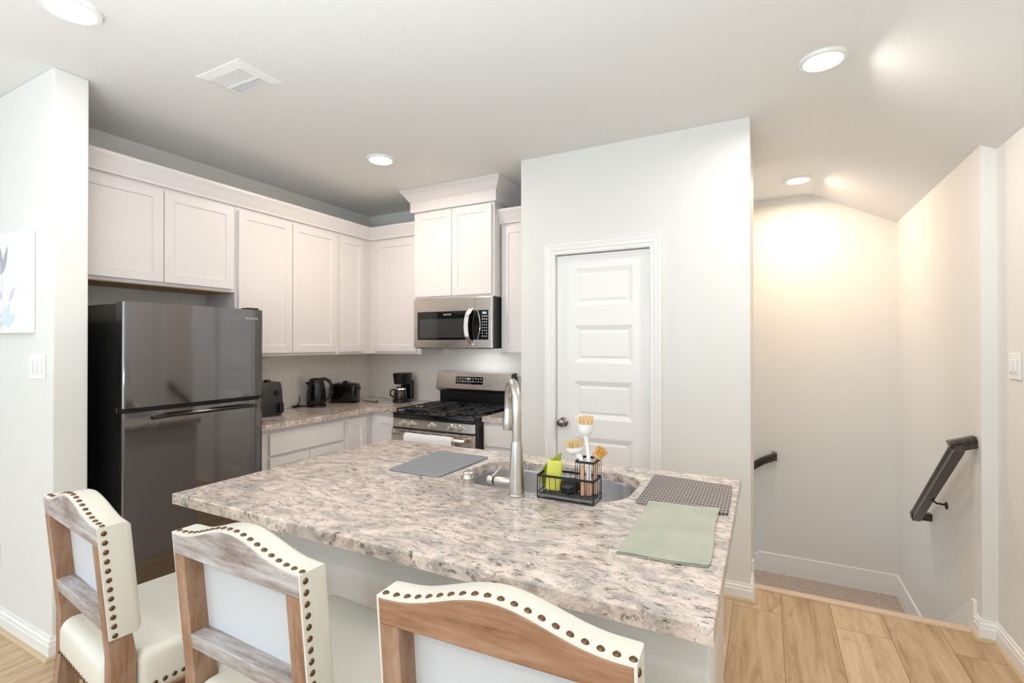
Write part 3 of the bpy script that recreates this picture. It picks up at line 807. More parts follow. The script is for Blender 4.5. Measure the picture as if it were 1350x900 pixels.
for i in range(6):
    a = GX0 + 0.05 + i * 0.116
    mb.box(a, GY - 0.0315, 0.770, a + 0.095, GY - 0.0295, 0.7745)
mb.box(GX0 + 0.004, GY - 0.013, 0.787, GX1 - 0.008, GY + 0.010, 0.798)
mb.build('vent_slots', darkslot, t)
mb = MB(); mb.cyl((-2.575, GY - 0.075, 0.748), (-1.915, GY - 0.075, 0.748), 0.0155, n=24, bev=0.003)
for x in (-2.54, -1.95): mb.box(x - 0.013, GY - 0.080, 0.737, x + 0.013, GY - 0.028, 0.759, 0.003)
mb.build('handle', steelm, t, smooth=True)
# backguard
mb = MB(); mb.prism([(3.640, 0.90), (3.640, 1.03), (3.605, 1.045), (3.590, 1.060), (3.618, 1.200), (3.70, 1.205), (3.70, 0.90)], 0, GX0 + 0.012, GX1 - 0.005); mb.build('backguard', blackplastic, t)
mb = MB(); mb.prism([(3.640, 1.030), (3.604, 1.043), (3.588, 1.060), (3.616, 1.201), (3.690, 1.207), (3.690, 1.203), (3.619, 1.197), (3.592, 1.061), (3.606, 1.047), (3.642, 1.034)], 0, GX0 + 0.004, GX1 - 0.012); mb.build('backguard_face', steelm, t)
ang = math.atan2(3.616 - 3.588, 1.201 - 1.060)
upv = Vector((0, math.sin(ang), math.cos(ang))); nn = Vector((1, 0, 0)).cross(upv)
def bgp(x, s, d=0.0): return Vector((x, 3.588, 1.060)) + upv * s + nn * d
def plate(mb, x0, x1, s0, s1, d0, d1):
    vs = [bgp(x, s, d) for d in (d0, d1) for x, s in ((x0, s0), (x1, s0), (x1, s1), (x0, s1))]
    mb.add(vs, [(0, 3, 2, 1), (4, 5, 6, 7)] + [(i, (i + 1) % 4, 4 + (i + 1) % 4, 4 + i) for i in range(4)])
mb = MB(); plate(mb, -2.425, -2.150, 0.042, 0.108, -0.001, 0.0025); dp = mb.build('display_panel', blackglass, t)
mb = MB()
for row, s in ((0, 0.088), (1, 0.064)):
    for i in range(10):
        if row == 0 and i in (4, 5): continue
        x = -2.412 + i * 0.0265
        plate(mb, x, x + 0.013, s, s + 0.0035, 0.0025, 0.0030)
        if (i + row) % 2: plate(mb, x + 0.002, x + 0.010, s + 0.006, s + 0.0085, 0.0025, 0.0030)
mb.build('key_legends', printm, dp)
mb = MB(); plate(mb, -2.308, -2.278, 0.085, 0.095, 0.0025, 0.0030); mb.build('clock_display', displaym, dp)
# burners and grates
for x, y, r in ((-2.47, 3.17, 0.048), (-2.47, 3.46, 0.038), (-2.25, 3.32, 0.055), (-2.03, 3.17, 0.052), (-2.03, 3.46, 0.036)):
    MB().lathe([(0, 0.020), (r * 0.72, 0.020), (r * 0.78, 0.016), (r * 0.78, 0.010), (r, 0.009), (r, 0.0), (0, 0)], (x, y, 0.912), 28).build('burner', castiron, t, smooth=True)
for (x0, x1) in ((-2.618, -2.374), (-2.370, -2.130), (-2.126, -1.882)):
    g = MB(); zt, h_ = 0.942, 0.010
    y0, y1 = 3.045, 3.600; xm = (x0 + x1) / 2
    def bar(xa, ya, xb, yb, w_=0.010):
        if abs(xa - xb) < 1e-6: g.box(xa - w_ / 2, ya, zt - h_, xa + w_ / 2, yb, zt, 0.002)
        else: g.box(xa, ya - w_ / 2, zt - h_, xb, ya + w_ / 2, zt, 0.002)
    bar(x0 + .005, y0, x0 + .005, y1); bar(x1 - .005, y0, x1 - .005, y1)
    for yy in (y0 + .005, 3.32, y1 - .005): bar(x0, yy, x1, yy)
    for cy in (3.18, 3.46):
        bar(x0, cy, xm - 0.028, cy); bar(xm + 0.028, cy, x1, cy)
        bar(xm, cy - 0.13, xm, cy - 0.028); bar(xm, cy + 0.028, xm, cy + 0.13)
        for sx in (-1, 1):
            for sy in (-1, 1):
                g.tube([(xm + sx * 0.100, cy + sy * 0.11, zt - 0.005), (xm + sx * 0.030, cy + sy * 0.033, zt - 0.004)], 0.0045, 6)
    for xx in (x0 + .006, x1 - .006):
        for yy in (y0 + .006, 3.32, y1 - .006): g.box(xx - .006, yy - .006, 0.911, xx + .006, yy + .006, zt - h_, 0.001)
    g.build('burner_grate', castiron, t)
# towel over the oven handle
mb = MB()
def tw(u, v_):
    x = -2.455 + 0.44 * u
    L1, L2, rad = 0.40, 0.30, 0.022
    s = v_ * (L1 + L2 + math.pi * rad)
    wv = 0.003 * math.sin(u * 9 + 1) + 0.002 * math.sin(u * 23)
    if s < L1: return Vector((x, GY - 0.075 - rad - wv * (1 - s / L1) * 1.4, 0.748 - (L1 - s)))
    s -= L1
    if s < math.pi * rad:
        a = s / rad; return Vector((x, GY - 0.075 - rad * math.cos(a), 0.748 + rad * math.sin(a) + wv * 0.4))
    s -= math.pi * rad
    return Vector((x, GY - 0.075 + rad * 0.9, 0.748 - s))
mb.grid(tw, 30, 44)
setp(mb.build('dish_towel', whitecloth, smooth=True, solid=0.007), 'white towel folded over the oven handle of the range', 'towel')

# ================================================================== MICROWAVE
t = thing('microwave', 'stainless steel over-the-range microwave with black window', 'microwave', (-2.25, 3.5, 1.412))
MX0, MX1, MY = -2.628, -1.870, 3.300
MB().box(MX0, MY + 0.001, 1.414, MX1, 3.731, 1.822, 0.002).build('body', blackplastic, t)
fr = MB(); fr.box(MX0, MY - 0.028, 1.418, MX1 - 0.002, MY, 1.822, 0.005); fr = fr.build('front_frame', steelm, t)
MB().box(-2.588, MY - 0.0305, 1.484, -1.903, MY - 0.026, 1.716, 0.001).build('glass_band', blackglass, t)
MB().box(-2.562, MY - 0.0315, 1.502, -2.118, MY - 0.030, 1.655, 0.0005).build('window', windowglass, t)
MB().box(-2.0285, MY - 0.0285, 1.717, -2.0265, MY - 0.027, 1.821).build('door_seam', darkslot, t)
text('logo', 'FRIGIDAIRE', 0.015, (-2.285, MY - 0.0315, 1.688), (1, 0, 0), (0, 0, 1), printm, t, 0.0003)
mb = MB()
pts = []
for k in range(21):
    u = k / 20; b_ = math.sin(math.pi * u)
    pts.append((u, b_))
for s0, s1 in zip(pts, pts[1:]):
    pass
w2 = 0.017
vs = []
for u, b_ in pts:
    z = 1.438 + 0.305 * u; x = -2.052 - 0.030 * b_; y = MY - 0.030 - 0.045 * min(1, b_ * 1.6)
    vs.append([(x - w2, y, z), (x + w2, y + 0.004, z), (x + w2, y + 0.014, z), (x - w2, y + 0.012, z)])
flat = [p for q in vs for p in q]
mb.add(flat, [[4 * i + j, 4 * i + (j + 1) % 4, 4 * i + 4 + (j + 1) % 4, 4 * i + 4 + j] for i in range(20) for j in range(4)] + [[3, 2, 1, 0], [80, 81, 82, 83]])
for z in (1.446, 1.735): mb.box(-2.068, MY - 0.040, z - 0.008, -2.038, MY - 0.026, z + 0.008, 0.002)
mb.build('handle', steelm, t, smooth=True)
mb = MB()
arc = [(-1.998 + 0.022 * math.sin(math.pi * k / 12), MY - 0.0315, 1.486 + 0.228 * k / 12) for k in range(13)]
mb.tube(arc, 0.0022, 6); mb.build('chrome_arc', chrome, t)
cp = MB().box(-1.968, MY - 0.0318, 1.490, -1.908, MY - 0.0303, 1.712).build('keypad', enamel, t)
k = MB()
for r_ in range(8):
    for c_ in range(3):
        if r_ in (6,) and c_ == 1: continue
        x = -1.958 + c_ * 0.0185; z = 1.664 - r_ * 0.0222
        k.box(x, MY - 0.0326, z, x + (0.011 if r_ < 2 else 0.006), MY - 0.0317, z + 0.0065)
k.build('key_legends', printm, cp)
MB().box(-1.955, MY - 0.0326, 1.685, -1.918, MY - 0.0317, 1.702).build('clock_display', displaym, cp)

area('task_lamp', (0.12, 0.0, -0.006), (R(8), 0, 0), 0.30, 0.10, 1.6, (0.86, 0.93, 1.0), parent=t)
MB().box(-2.29, 3.445, 1.4105, -1.97, 3.555, 1.4125).build('lamp_cover', plastic, t)
# ================================================================== COUNTER APPLIANCES
# air fryer
ax, ay = -3.385, 2.415
t = thing('air_fryer', 'charcoal air fryer half hidden by the refrigerator', 'air fryer', (ax, ay, 0.914))
def rbody(mb, cx, cy, z_prof, hx, hy, n=40, p=3.2):
    """superellipse tower: z_prof [(z, scale)]"""
    rings = []
    for z, s_ in z_prof:
        ring = []
        for j in range(n):
            a = 2 * math.pi * j / n; ca, sa = math.cos(a), math.sin(a)
            ring.append(mb.bm.verts.new((cx + hx * s_ * math.copysign(abs(ca) ** (2 / p), ca), cy + hy * s_ * math.copysign(abs(sa) ** (2 / p), sa), z)))
        rings.append(ring)
    for A, B in zip(rings, rings[1:]):
        for j in range(n): mb.bm.faces.new([A[j], A[(j + 1) % n], B[(j + 1) % n], B[j]])
    mb.bm.faces.new(rings[0][::-1]); mb.bm.faces.new(rings[-1])
mb = MB(); rbody(mb, ax, ay, [(0.9145, 0.93), (0.920, 0.97), (1.02, 1.0), (1.10, 0.97), (1.150, 0.91), (1.162, 0.86)], 0.13, 0.125)
mb.build('body', greyplastic, t, smooth=True)
mb = MB(); rbody(mb, ax + 0.004, ay + 0.002, [(0.925, 0.985), (1.012, 1.005), (1.016, 1.0)], 0.130, 0.123); mb.build('basket', mat('air_fryer_basket', (40, 38, 38), 0.35), t, smooth=True)
mb = MB(); mb.box(ax + 0.125, ay + 0.035, 0.935, ax + 0.160, ay + 0.072, 1.008, 0.008, 3); mb.build('basket_handle', blackplastic, t, smooth=True)
mb = MB(); mb.cyl((ax + 0.118, ay + 0.03, 1.086), (ax + 0.142, ay + 0.03, 1.088), 0.020, n=24, bev=0.003); mb.build('dial', blackplastic, t, smooth=True)
mb = MB(); mb.cyl((ax + 0.02, ay + 0.03, 1.158), (ax + 0.02, ay + 0.03, 1.180), 0.026, 0.022, 24, 0.004); mb.build('top_knob', blackplastic, t, smooth=True)

# electric kettle
kx, ky = -3.425, 2.955
t = thing('electric_kettle', 'glossy black electric kettle with curved handle on its base', 'kettle', (kx, ky, 0.914))
MB().lathe([(0, 0), (0.078, 0), (0.082, 0.004), (0.080, 0.016), (0.070, 0.020), (0, 0.020)], (kx, ky, 0.9142), 36).build('power_base', blackplastic, t, smooth=True)
kb = MB().lathe([(0, 0.021), (0.074, 0.021), (0.079, 0.028), (0.080, 0.06), (0.077, 0.12), (0.068, 0.185), (0.063, 0.212), (0.060, 0.216), (0, 0.216)], (kx, ky, 0.9142), 40).build('jug', enamel, t, smooth=True)
MB().lathe([(0, 0.217), (0.060, 0.217), (0.058, 0.232), (0.040, 0.244), (0, 0.247)], (kx, ky, 0.9142), 36).build('lid', blackplastic, t, smooth=True)
hv = Vector((0.60, 0.80, 0)).normalized()
def kp(r_, z): return (kx + hv.x * r_, ky + hv.y * r_, 0.9142 + z)
MB().tube([kp(0.035, 0.236), kp(0.070, 0.236), kp(0.105, 0.216), kp(0.126, 0.175), kp(0.128, 0.120), kp(0.112, 0.075), kp(0.078, 0.052)], [0.012, 0.014, 0.014, 0.013, 0.013, 0.012, 0.011], 12).build('handle', blackplastic, t, smooth=True)
sp = MB(); sp.add([kp(-0.055, 0.170), (kx - hv.x * .058 + hv.y * .022, ky - hv.y * .058 - hv.x * .022, 1.128), kp(-0.092, 0.212), (kx - hv.x * .058 - hv.y * .022, ky - hv.y * .058 + hv.x * .022, 1.128), kp(-0.050, 0.213)],
    [(0, 1, 2), (0, 2, 3), (1, 4, 2), (3, 2, 4), (0, 3, 4, 1)]); sp.build('spout', blackplastic, t)
MB().tube([(kx - 0.07, ky - 0.03, 0.919), (kx - 0.115, ky - 0.085, 0.919), (kx - 0.110, ky - 0.125, 0.921), (kx - 0.095, ky - 0.12, 0.925), (kx - 0.12, ky - 0.07, 0.96), (kx - 0.148, ky - 0.05, 1.03)], 0.004, 8).build('cord', blackmatte, t, smooth=True)
MB().box(kx - 0.13, ky - 0.145, 0.9145, kx - 0.085, ky - 0.075, 0.930, 0.006, 3).build('plug_block', blackmatte, t, smooth=True)

# toaster
t = thing('toaster', 'black two-slot toaster standing in front of the counter corner', 'toaster', (-3.43, 3.30, 0.914))
tm = Matrix.Translation((-3.425, 3.285, 0)) @ Matrix.Rotation(R(28), 4, 'Z') @ Matrix.Scale(0.92, 4, (1, 0, 0))
mb = MB(); mb.box(-0.128, -0.078, 0.922, 0.128, 0.078, 1.092, 0.030, 5, tm); mb.build('shell', enamel, t, smooth=True)
mb = MB(); mb.box(-0.120, -0.072, 0.9145, 0.120, 0.072, 0.926, 0.003, 2, tm); mb.build('foot_base', blackmatte, t)
mb = MB()
for y in (-0.03, 0.03): mb.box(-0.09, y - 0.012, 1.0915, 0.09, y + 0.012, 1.0932, 0, 1, tm)
mb.build('bread_slots', darkslot, t)
mb = MB(); mb.box(0.127, -0.014, 1.04, 0.150, 0.014, 1.055, 0.004, 2, tm); mb.build('lever', blackmatte, t)
mb = MB(); mb.box(-0.010, -0.055, 1.092, 0.012, 0.030, 1.114, 0.005, 2, tm); mb.box(0.0, -0.03, 1.105, 0.06, -0.02, 1.110, 0.002, 2, tm); mb.build('warming_rack', blackmatte, t)
MB().tube([(-3.29, 3.37, 0.93), (-3.24, 3.42, 0.919), (-3.19, 3.40, 0.919), (-3.17, 3.43, 0.921), (-3.22, 3.47, 0.92)], 0.0045, 8).build('cord', blackmatte, t, smooth=True)

# coffee maker
cx, cy = -2.985, 3.555
t = thing('coffee_maker', 'small black drip coffee maker beside the range', 'coffee maker', (cx, cy, 0.914))
mb = MB(); rbody(mb, cx, cy, [(0.9145, 0.94), (0.918, 1.0), (0.940, 1.0), (0.946, 0.94)], 0.072, 0.095, 36, 2.6); mb.build('base_plate', blackplastic, t, smooth=True)
mb = MB(); mb.box(cx - 0.060, cy + 0.045, 0.94, cx + 0.066, cy + 0.092, 1.12, 0.012, 3); mb.build('column', blackplastic, t, smooth=True)
mb = MB(); rbody(mb, cx, cy, [(1.082, 0.80), (1.092, 0.88), (1.150, 0.95), (1.172, 1.0), (1.180, 1.0), (1.184, 0.93)], 0.072, 0.095, 36, 2.6); mb.build('brew_head', blackplastic, t, smooth=True)
MB().lathe([(0.052, 0.0), (0.060, 0.006), (0.062, 0.05), (0.050, 0.088), (0.040, 0.098), (0.042, 0.108), (0.038, 0.108), (0.036, 0.098), (0.046, 0.086), (0.058, 0.05), (0.056, 0.008), (0, 0.006), (0, 0)], (cx - 0.004, cy - 0.025, 0.9465), 36).build('carafe', mat('smoked_glass', (70, 66, 64), 0.04, trans=0.6, spec=0.6), t, smooth=True)
MB().lathe([(0.052, 0.0), (0.056, 0.0), (0.052, 0.014), (0.043, 0.020), (0.043, 0.012)], (cx - 0.004, cy - 0.025, 1.033), 36).build('chrome_band', chrome, t, smooth=True)
MB().tube([(cx - 0.030, cy - 0.075, 1.035), (cx - 0.045, cy - 0.112, 1.028), (cx - 0.045, cy - 0.115, 0.985), (cx - 0.03, cy - 0.085, 0.965)], 0.008, 10).build('carafe_handle', blackplastic, t, smooth=True)
MB().tube([(cx - 0.065, cy + 0.06, 1.06), (cx - 0.10, cy + 0.06, 1.03), (cx - 0.135, cy + 0.05, 0.97), (cx - 0.125, cy + 0.04, 0.925), (cx - 0.09, cy + 0.03, 0.919)], 0.0035, 8).build('cord', blackmatte, t, smooth=True)

# small wall dispenser and outlets on the tile
mb = MB(); mb.prism([(2.49, 1.252), (2.572, 1.252), (2.572, 1.305), (2.568, 1.325), (2.555, 1.340), (2.535, 1.347), (2.49, 1.347)], 0, -3.5605, -3.50)
setp(mb.build('wall_dispenser', plastic, bevel=0.006, bseg=3), 'small white rounded dispenser on the tile between refrigerator and air fryer', 'dispenser')
def plate_thing(name, label, c, u, n, gangs, kind, cat, w1=0.046, m=plastic):
    c, u, n = Vector(c), Vector(u), Vector(n); z = Vector((0, 0, 1))
    t = thing(name, label, cat, c)
    W = 0.024 + w1 * gangs; H = 0.118
    def bxx(mb, a0, b0, d0, a1, b1, d1, bev=0.0):
        M = Matrix((u, n, z)).transposed().to_4x4(); M.translation = c
        mb.box(a0, d0, b0, a1, d1, b1, bev, 2, M)
    mb = MB(); bxx(mb, -W / 2, -H / 2, 0.0003, W / 2, H / 2, 0.006, 0.002); pl = mb.build('cover_plate', m, t)
    for i in range(gangs):
        a = -W / 2 + 0.012 + w1 * (i + 0.5)
        if kind == 'switch':
            mb = MB(); bxx(mb, a - 0.0165, -0.033, 0.006, a + 0.0165, 0.033, 0.0085, 0.001); mb.build('switch_frame', m, t)
            mb = MB(); bxx(mb, a - 0.014, -0.028, 0.0085, a + 0.014, 0.028, 0.012, 0.002); mb.build('rocker', m, t)
        else:
            for s_ in (-0.019, 0.019):
                mb = MB(); bxx(mb, a - 0.016, s_ - 0.014, 0.006, a + 0.016, s_ + 0.014, 0.0085, 0.002); so = mb.build('socket', m, t)
                mb = MB(); bxx(mb, a - 0.008, s_ - 0.004, 0.0085, a - 0.006, s_ + 0.006, 0.0088); bxx(mb, a + 0.006, s_ - 0.004, 0.0085, a + 0.008, s_ + 0.006, 0.0088); mb.build('slots', darkslot, so)
    return t
plate_thing('light_switch', 'white triple light switch plate below the botanical canvas', (-3.078, 1.03, 1.345), (1, 0, 0), (0, -1, 0), 3, 'switch', 'light switch', 0.048)
plate_thing('light_switch', 'white light switch plate on the wall beyond the stair handrail, cut by the picture edge', (1.0, 3.005, 1.352), (0, -1, 0), (-1, 0, 0), 2, 'switch', 'light switch')
plate_thing('wall_outlet', 'white outlet low on the wall under the canvas, at the picture edge', (-3.545, 1.03, 0.37), (1, 0, 0), (0, -1, 0), 1, 'outlet', 'outlet')
plate_thing('wall_outlet', 'white outlet on the tile behind the kettle', (-3.561, 2.90, 1.115), (0, -1, 0), (1, 0, 0), 1, 'outlet', 'outlet', m=mat('almond_plastic', (226, 220, 212), 0.35))

# ================================================================== BOTANICAL CANVAS
t = thing('canvas_picture', 'white canvas print of pale grey leaves on the wall', 'picture', (-3.33, 1.0, 1.51))
MB().box(-3.71, 0.990, 1.505, -3.110, 1.029, 1.998, 0.003).build('stretched_canvas', mat('canvas_white', (240, 243, 245), 0.7), t)
def leaf(mb, x, z, L_, W_, a, lift):
    M = Matrix.Rotation(R(a), 2); n = 14; vs = []
    for k in range(n):
        u = k / (n - 1); vs.append((L_ * u, W_ * math.sin(math.pi * u ** 0.85)))
    for k in range(n - 2, 0, -1):
        u = k / (n - 1); vs.append((L_ * u, -W_ * math.sin(math.pi * u ** 0.85)))
    P = [M @ Vector(p) for p in vs]
    mb.prism([(x + p.x, z + p.y) for p in P], 1, 0.9899 - lift, 0.9902)
cs = [((176, 172, 184), [(-3.30, 1.80, 0.17, 0.026, 108), (-3.30, 1.80, 0.15, 0.022, 65)]), ((196, 190, 202), [(-3.30, 1.80, 0.14, 0.03, 140), (-3.34, 1.72, 0.10, 0.03, 160)]),
      ((205, 208, 222), [(-3.30, 1.68, 0.11, 0.024, 150), (-3.22, 1.66, 0.10, 0.015, 45), (-3.31, 1.60, 0.13, 0.03, 200)]), ((214, 226, 236), [(-3.30, 1.58, 0.12, 0.022, 35), (-3.30, 1.56, 0.16, 0.035, 10), (-3.30, 1.55, 0.18, 0.035, 172)])]
for i, (c_, ls) in enumerate(cs):
    mb = MB()
    for j, (x, z, l_, w_, a) in enumerate(ls): leaf(mb, x - 0.065, z, l_, w_, a, 0.0002 + 0.0001 * (i * 4 + j))
    mb.build('painted_leaves', mat('leaf_print_%d' % i, c_, 0.7), t)
MB().box(-3.3665, 0.9890, 1.515, -3.3635, 0.9902, 1.80).build('painted_stem', MATS['leaf_print_1'], t)

# ================================================================== STAIR HANDRAILS
def rail(mb, pts, prof, up=Vector((0, 0, 1)), side=None):
    """sweep a closed (side, up) profile along points with mitred joints"""
    pts = [Vector(p) for p in pts]; rings = []
    for i, p in enumerate(pts):
        d0 = (pts[i] - pts[i - 1]).normalized() if i else (pts[1] - pts[0]).normalized()
        d1 = (pts[i + 1] - pts[i]).normalized() if i < len(pts) - 1 else d0
        d = (d0 + d1).normalized(); s_ = d0.cross(Vector((0, 0, 1)))
        if s_.length < 1e-3: s_ = side
        s_ = s_.normalized(); n_ = s_.cross(d).normalized(); k = 1 / max(d.dot(d0), 0.3)
        rings.append([p + s_ * a + n_ * b_ * k for a, b_ in prof])
    n = len(prof); flat = [v for r in rings for v in r]
    mb.add(flat, [[i * n + j, i * n + (j + 1) % n, (i + 1) * n + (j + 1) % n, (i + 1) * n + j] for i in range(len(rings) - 1) for j in range(n)] + [list(range(n))[::-1], [(len(rings) - 1) * n + j for j in range(n)]])
rp = [(-0.022, -0.030), (0.022, -0.030), (0.022, -0.014), (0.017, -0.008), (0.022, 0.002), (0.028, 0.010), (0.028, 0.020), (0.020, 0.030), (-0.020, 0.030), (-0.028, 0.020), (-0.028, 0.010), (-0.022, 0.002), (-0.017, -0.008), (-0.022, -0.014)]
RX = 0.862
t = thing('stair_handrail', 'dark brown wooden handrail on the wall beside the light switch', 'handrail', (RX, 3.5, 0.3))
mb = MB(); rail(mb, [(RX, 4.035, 0.330), (RX, 3.236, 0.932)], rp); mb.build('rail', darkrail, t, bevel=0.002)
mb = MB(); rail(mb, [(0.835, 3.264, 0.926), (0.9398, 3.264, 0.962)], rp); mb.build('wall_return', darkrail, t, bevel=0.002)
mb = MB(); mb.box(RX - 0.026, 4.005, 0.318, 0.9398, 4.050, 0.366, 0.003); mb.build('wall_return', darkrail, t)
mb = MB(); mb.tube([(RX, 3.72, 0.560), (RX + 0.004, 3.72, 0.535), (RX + 0.03, 3.72, 0.512), (RX + 0.06, 3.72, 0.510), (0.936, 3.72, 0.512)], 0.006, 10)
mb.lathe([(0, 0), (0.022, 0), (0.020, 0.006), (0, 0.008)], (0.9398, 3.72, 0.505), 20, Matrix.Rotation(R(-90), 4, 'Y')); mb.build('bracket', blackmatte, t, smooth=True)
LYR = 4.86
t = thing('stair_handrail', 'end of a dark handrail emerging behind the pantry wall corner', 'handrail', (-0.1, LYR, 0.2))
mb = MB(); rail(mb, [(0.075, LYR, 0.470), (-0.02, LYR, 0.425), (-0.9, LYR, -0.18)], rp); mb.build('rail', darkrail, t, bevel=0.002)
mb = MB(); mb.box(0.045, LYR - 0.02, 0.435, 0.085, 4.9298, 0.498, 0.003); mb.build('wall_return', darkrail, t)

# ================================================================== THINGS ON THE ISLAND
TZ = 0.9143
def quadmat(name, cs, th, m, label, cat, nx=24, ny=24, r=0.02):
    mb = MB(); c = [Vector(p) for p in cs]
    def P(u, v_): return (c[0] * (1 - u) + c[1] * u) * (1 - v_) + (c[3] * (1 - u) + c[2] * u) * v_
    # outline with rounded corners in uv space
    pts = []
    for (cu, cv, a0) in ((1 - r * 3, r * 3, -90), (1 - r * 3, 1 - r * 3, 0), (r * 3, 1 - r * 3, 90), (r * 3, r * 3, 180)):
        for k in range(6):
            a = R(a0 + 18 * k); pts.append(P(cu + r * 3 * math.cos(a), cv + r * 3 * math.sin(a)))
    mb.prism([(p.x, p.y) for p in pts], 2, TZ, TZ + th)
    return setp(mb.build(name, m, bevel=0.0015), label, cat)
quadmat('drying_mat', [(-1.432, 1.609), (-1.166, 1.613), (-1.160, 2.005), (-1.455, 2.010)], 0.006, greymat, 'blue-grey ribbed drying mat on the island near the range', 'mat')
quadmat('drying_mat', [(-0.392, 1.663), (-0.106, 1.678), (-0.112, 2.018), (-0.405, 2.050)], 0.006, taupemat, 'taupe woven drying mat beside the folded sage towel', 'mat', r=0.006)
# folded sage towel: stacked layers, lying on counter and mat edge
t = None
mb = MB(); TC = [Vector((-0.345, 1.237)), Vector((-0.122, 1.262)), Vector((-0.134, 1.700)), Vector((-0.352, 1.672))]
def tp(u, v_, dz, sh=0.0):
    p = (TC[0] * (1 - u) + TC[1] * u) * (1 - v_) + (TC[3] * (1 - u) + TC[2] * u) * v_
    p = p + Vector((0.003 * math.sin(v_ * 7), 0.004 * math.sin(u * 6 + 1)))
    on = min(1, max(0, (p.y - 1.635) / 0.02)); lift = 0.0068 * on
    return Vector((p.x, p.y, TZ + lift + dz + 0.0016 * noise.noise(Vector((u * 5, v_ * 6, dz * 200)))))
def layer(z0, z1, u0, u1, v0, v1):
    NU, NV = 26, 40; b_ = MB()
    rings = []
    def prof(s_):   # rounded thickness toward the edges
        return s_
    top = [[None] * (NV + 1) for _ in range(NU + 1)]; bot = [[None] * (NV + 1) for _ in range(NU + 1)]
    for i in range(NU + 1):
        for j in range(NV + 1):
            u = u0 + (u1 - u0) * i / NU; v_ = v0 + (v1 - v0) * j / NV
            e = min(1, min(i, NU - i, j, NV - j) / 1.5) ** 0.5
            zm = (z0 + z1) / 2; h_ = (z1 - z0) / 2 * (0.35 + 0.65 * e)
            top[i][j] = mb.bm.verts.new(tp(u, v_, zm + h_)); bot[i][j] = mb.bm.verts.new(tp(u, v_, zm - h_))
    F = mb.bm.faces.new
    for i in range(NU):
        for j in range(NV):
            F([top[i][j], top[i + 1][j], top[i + 1][j + 1], top[i][j + 1]]); F([bot[i][j], bot[i][j + 1], bot[i + 1][j + 1], bot[i + 1][j]])
    for i in range(NU):
        F([top[i][0], bot[i][0], bot[i + 1][0], top[i + 1][0]]); F([top[i][NV], top[i + 1][NV], bot[i + 1][NV], bot[i][NV]])
    for j in range(NV):
        F([top[0][j], top[0][j + 1], bot[0][j + 1], bot[0][j]]); F([top[NU][j], bot[NU][j], bot[NU][j + 1], top[NU][j + 1]])
layer(0.001, 0.0034, 0.0, 0.985, 0.0, 0.99); layer(0.0036, 0.0068, 0.010, 1.0, 0.010, 1.0)
setp(mb.build('dish_towel', sage, smooth=True, weld=False), 'folded sage green cloth towel lying on the island countertop', 'towel')

# sink caddy
CX0, CX1, CY0, CY1 = -0.712, -0.508, 1.566, 1.650
t = thing('sink_caddy', 'black wire sink caddy holding sponges and brushes', 'sink caddy', ((CX0 + CX1) / 2, 1.608, TZ))
def loop(z, x0=CX0, x1=CX1, y0=CY0, y1=CY1): return [(x0, y0, z), (x1, y0, z), (x1, y1, z), (x0, y1, z)]
def band(mb, x0, x1, y0, y1, z0, z1, th=0.0022):
    mb.box(x0, y0 - th / 2, z0, x1, y0 + th / 2, z1); mb.box(x0, y1 - th / 2, z0, x1, y1 + th / 2, z1)
    mb.box(x0 - th / 2, y0, z0, x0 + th / 2, y1, z1); mb.box(x1 - th / 2, y0, z0, x1 + th / 2, y1, z1)
mb = MB(); band(mb, CX0, CX1, CY0, CY1, 0.990, 0.998); mb.build('rim', blackmatte, t)
mb = MB(); wr = 0.0011
n = 9
for i in range(n + 1):
    x = CX0 + (CX1 - CX0) * i / n
    for y in (CY0, CY1): mb.tube([(x, y, 0.936), (x, y, 0.992)], wr, 6)
    mb.tube([(x, CY0, 0.936), (x, CY1, 0.936)], wr, 6)
for j in range(1, 4):
    y = CY0 + (CY1 - CY0) * j / 4
    for x in (CX0, CX1): mb.tube([(x, y, 0.936), (x, y, 0.992)], wr, 6)
    mb.tube([(CX0, y, 0.936), (CX1, y, 0.936)], wr, 6)
mb.tube(loop(0.936), 0.002, 6, closed=True)
mb.build('wire_basket', blackmatte, t)
mb = MB(); mb.tube(loop(0.9168), 0.0022, 8, closed=True)
for x, y in ((CX0, CY0), (CX1, CY0), (CX1, CY1), (CX0, CY1)): mb.tube([(x, y, 0.9168), (x, y, 0.992)], 0.0022, 8)
mb.build('stand_frame', blackmatte, t)
HX0, HX1 = -0.571, -0.508
mb = MB(); band(mb, HX0, HX1, CY0, CY1, 1.052, 1.060)
for i in range(5):
    x = HX0 + (HX1 - HX0) * i / 4
    for y in (CY0, CY1): mb.tube([(x, y, 0.936), (x, y, 1.053)], wr, 6)
for j in range(1, 4):
    y = CY0 + (CY1 - CY0) * j / 4
    for x in (HX0, HX1): mb.tube([(x, y, 0.936), (x, y, 1.053)], wr, 6)
mb.build('brush_holder', blackmatte, t)
mb = MB(); mb.box(CX0 + 0.004, CY0 + 0.004, 0.9215, CX1 - 0.004, CY1 - 0.004, 0.9235); mb.box(CX0 + 0.004, CY0 + 0.004, 0.9235, CX0 + 0.006, CY1 - 0.004, 0.929); mb.box(CX1 - 0.006, CY0 + 0.004, 0.9235, CX1 - 0.004, CY1 - 0.004, 0.929)
mb.box(CX0 + 0.004, CY0 + 0.004, 0.9235, CX1 - 0.004, CY0 + 0.006, 0.929); mb.box(CX0 + 0.004, CY1 - 0.006, 0.9235, CX1 - 0.004, CY1 - 0.004, 0.929); mb.build('drip_tray', mat('tray_grey', (118, 118, 120), 0.45), t)
